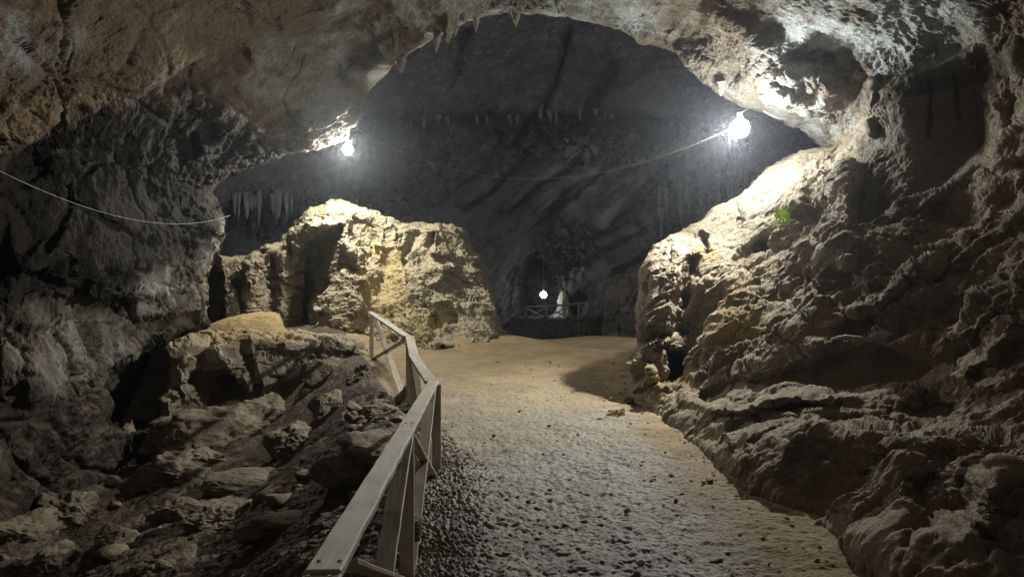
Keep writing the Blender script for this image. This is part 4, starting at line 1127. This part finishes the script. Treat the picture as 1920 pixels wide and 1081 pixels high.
def add_fill(lamp, target, watts, deg, off=.175):
    """unseen spot added beside a lamp, aimed to fill the foreground"""
    li = bpy.data.lights.new('fill_spot', 'SPOT'); li.energy = watts; li.spot_size = math.radians(deg); li.spot_blend = 1.0
    li.shadow_soft_size = .09; li.color = (1.0, .975, .90)
    o = bpy.data.objects.new('fill_spot', li); COL.objects.link(o); o.parent = lamp
    d = (Vector(target) - Vector(lamp.location)).normalized()
    o.location = d * off; o.rotation_euler = d.to_track_quat('-Z', 'Y').to_euler()
add_fill(lamp_big, (-3.6, 8.5, 0), 1400, 138)  # added light: lifts path, pit and ledge without burning the ridge

def wire(pts, sag, label, r=.009, name='cable'):
    cu = []
    for (a, b), s in zip(zip(pts[:-1], pts[1:]), sag):
        for k in range(25):
            t = k / 24; q = a + (b - a) * t; q = q - W(0, 0, s * 4 * t * (1 - t)); cu.append(q)
    bm = bmesh.new(); rings = []
    for i, q in enumerate(cu):
        d = Vector(cu[min(i + 1, len(cu) - 1)] - cu[max(i - 1, 0)]).normalized()
        u = d.cross(Vector((0, 0, 1))).normalized(); v = d.cross(u)
        rings.append([bm.verts.new(Vector(q) + (u * math.cos(t) + v * math.sin(t)) * r) for t in (0, 1.2566, 2.513, 3.77, 5.0265)])
    for r0, r1 in zip(rings[:-1], rings[1:]):
        for k in range(5): bm.faces.new((r0[k], r0[(k + 1) % 5], r1[(k + 1) % 5], r1[k]))
    bmesh.ops.recalc_face_normals(bm, faces=bm.faces)
    me = bpy.data.meshes.new(name); bm.to_mesh(me); bm.free()
    return tag(link(name, me, M['cable']), label, 'cable')
wire([P(-40, 300, 8.6), P(432, 403, 16.2)], [.42], 'thin pale cable sagging across the dark cave wall', .003)
wire([P(667, 240, 16.5), P(1387, 232, 13.1)], [1.05], 'long pale cable sagging across the opening between the two big lamps', .0025)
wire([P(630, 262, 16.6), P(568, 332, 18.2)], [.02], 'short taut cable running down from the smaller lamp', .0035)
wire([P(1432, 208, 13.3), P(1472, 222, 13.6)], [.03], 'short loose cable beside the large lamp', .009)

# ------------------------------------------------------------------ 10. fern and stick on the right wall
rw = bpy.data.objects['rock_wall']
DG2 = bpy.context.evaluated_depsgraph_get()
def on_wall(px, py, D, lift=.02):
    o = Vector((0, 0, H)); d = (Vector(P(px, py, 10)) - o).normalized()
    h, loc, nrm, ix = rw.ray_cast(o, d)
    return np.array(loc) - np.array(d) * lift if h else P(px, py, D)
qs = [on_wall(px, py, 9, .025) for px, py in ((1558, 637), (1580, 631), (1612, 629), (1640, 631), (1668, 633))]
qa, qb = qs[0], qs[-1]
bm = bmesh.new(); rings = []
for i in range(25):
    t = i / 24; c = Vector(qa + (qb - qa) * t) + Vector((0, 0, .018 * math.sin(t * 7) + .012 * math.sin(t * 3)))
    d = Vector(qb - qa).normalized(); u = d.cross(Vector((0, 0, 1))).normalized(); v = d.cross(u)
    r = (.012 + .020 * math.sin(math.pi * min(1, .1 + t * .95))) * rr.uniform(.88, 1.12)
    rings.append([bm.verts.new(c + (u * math.cos(a * .7854) + v * math.sin(a * .7854)) * r * rr.uniform(.9, 1.1)) for a in range(8)])
for r0, r1 in zip(rings[:-1], rings[1:]):
    for k in range(8): bm.faces.new((r0[k], r0[(k + 1) % 8], r1[(k + 1) % 8], r1[k]))
bm.faces.new(rings[0]); bm.faces.new(rings[-1]); bmesh.ops.recalc_face_normals(bm, faces=bm.faces)
me = bpy.data.meshes.new('stick'); bm.to_mesh(me); bm.free()
for f in me.polygons: f.use_smooth = True
tag(link('stick', me, M['stick']), 'weathered stick of driftwood lodged across a ledge of the right wall', 'stick')
fe = empty('fern', on_wall(1462, 408, 11.9, .14), 'bright green fern tuft growing on the lamplit right wall', 'fern')
bm = bmesh.new()
for i in range(60):
    a = rr.uniform(-1.2, 1.2); ln = rr.uniform(.10, .24)
    dx, dz = math.sin(a) * .8, .25 + .75 * math.cos(a); q0 = Vector((rr.uniform(-.09, .09), rr.uniform(-.22, -.05), rr.uniform(-.16, .06)))
    prev = None
    for k in range(7):
        t = k / 6; c = q0 + Vector((dx * ln * t, -.12 * t * ln * 4 * .3, dz * ln * t - .10 * t * t)); wd = .016 * math.sin(math.pi * min(1, .15 + t * .9)) * (1.0 if k % 2 else .45) + .001
        cur = (bm.verts.new(c + Vector((wd * dz, 0, -wd * dx))), bm.verts.new(c - Vector((wd * dz, 0, -wd * dx))))
        if prev: bm.faces.new((prev[0], prev[1], cur[1], cur[0]))
        prev = cur
me = bpy.data.meshes.new('fronds'); bm.to_mesh(me); bm.free(); link('fronds', me, M['fern'], fe)

HAZE = .0013
if HAZE:
    bm = bmesh.new(); bmesh.ops.create_cube(bm, size=1.0)
    bmesh.ops.transform(bm, matrix=Matrix.Translation((0, 21, 3.5)) @ Matrix.Diagonal((70, 70, 34, 1)), verts=bm.verts)
    me = bpy.data.meshes.new('haze'); bm.to_mesh(me); bm.free()
    hm = bpy.data.materials.new('damp_cave_air'); hm.use_nodes = True
    nt = hm.node_tree; nt.nodes.clear()
    out = nt.nodes.new('ShaderNodeOutputMaterial'); pv = nt.nodes.new('ShaderNodeVolumePrincipled')
    pv.inputs['Color'].default_value = (.80, .88, 1.0, 1); pv.inputs['Density'].default_value = HAZE; pv.inputs['Anisotropy'].default_value = .86
    nt.links.new(pv.outputs[0], out.inputs['Volume'])
    tag(link('haze', me, hm), 'thin damp air filling the cave', 'haze', kind='stuff')

# ------------------------------------------------------------------ 11. camera, world, render
cam = bpy.data.cameras.new('Camera'); co = bpy.data.objects.new('Camera', cam); COL.objects.link(co)
co.location = (0, 0, H); co.rotation_euler = (math.pi / 2, 0, 0)
cam.lens = 26; cam.sensor_width = 36; cam.clip_end = 300; cam.clip_start = .05
scene.camera = co

world = bpy.data.worlds.new('World'); scene.world = world; world.use_nodes = True
bg = world.node_tree.nodes['Background']
bg.inputs[0].default_value = (.70, .68, .64, 1); bg.inputs[1].default_value = .105

scene.view_settings.view_transform = 'Standard'; scene.view_settings.look = 'None'
scene.view_settings.exposure = .72; scene.view_settings.gamma = 1
scene.render.engine = 'CYCLES'
cy = scene.cycles
cy.use_denoising = True; cy.denoiser = 'OPENIMAGEDENOISE'; cy.denoising_input_passes = 'RGB_ALBEDO_NORMAL'; cy.denoising_prefilter = 'NONE'
cy.max_bounces = 6; cy.diffuse_bounces = 4; cy.glossy_bounces = 2; cy.volume_bounces = 0
cy.sample_clamp_indirect = 4.0; cy.caustics_reflective = False; cy.caustics_refractive = False
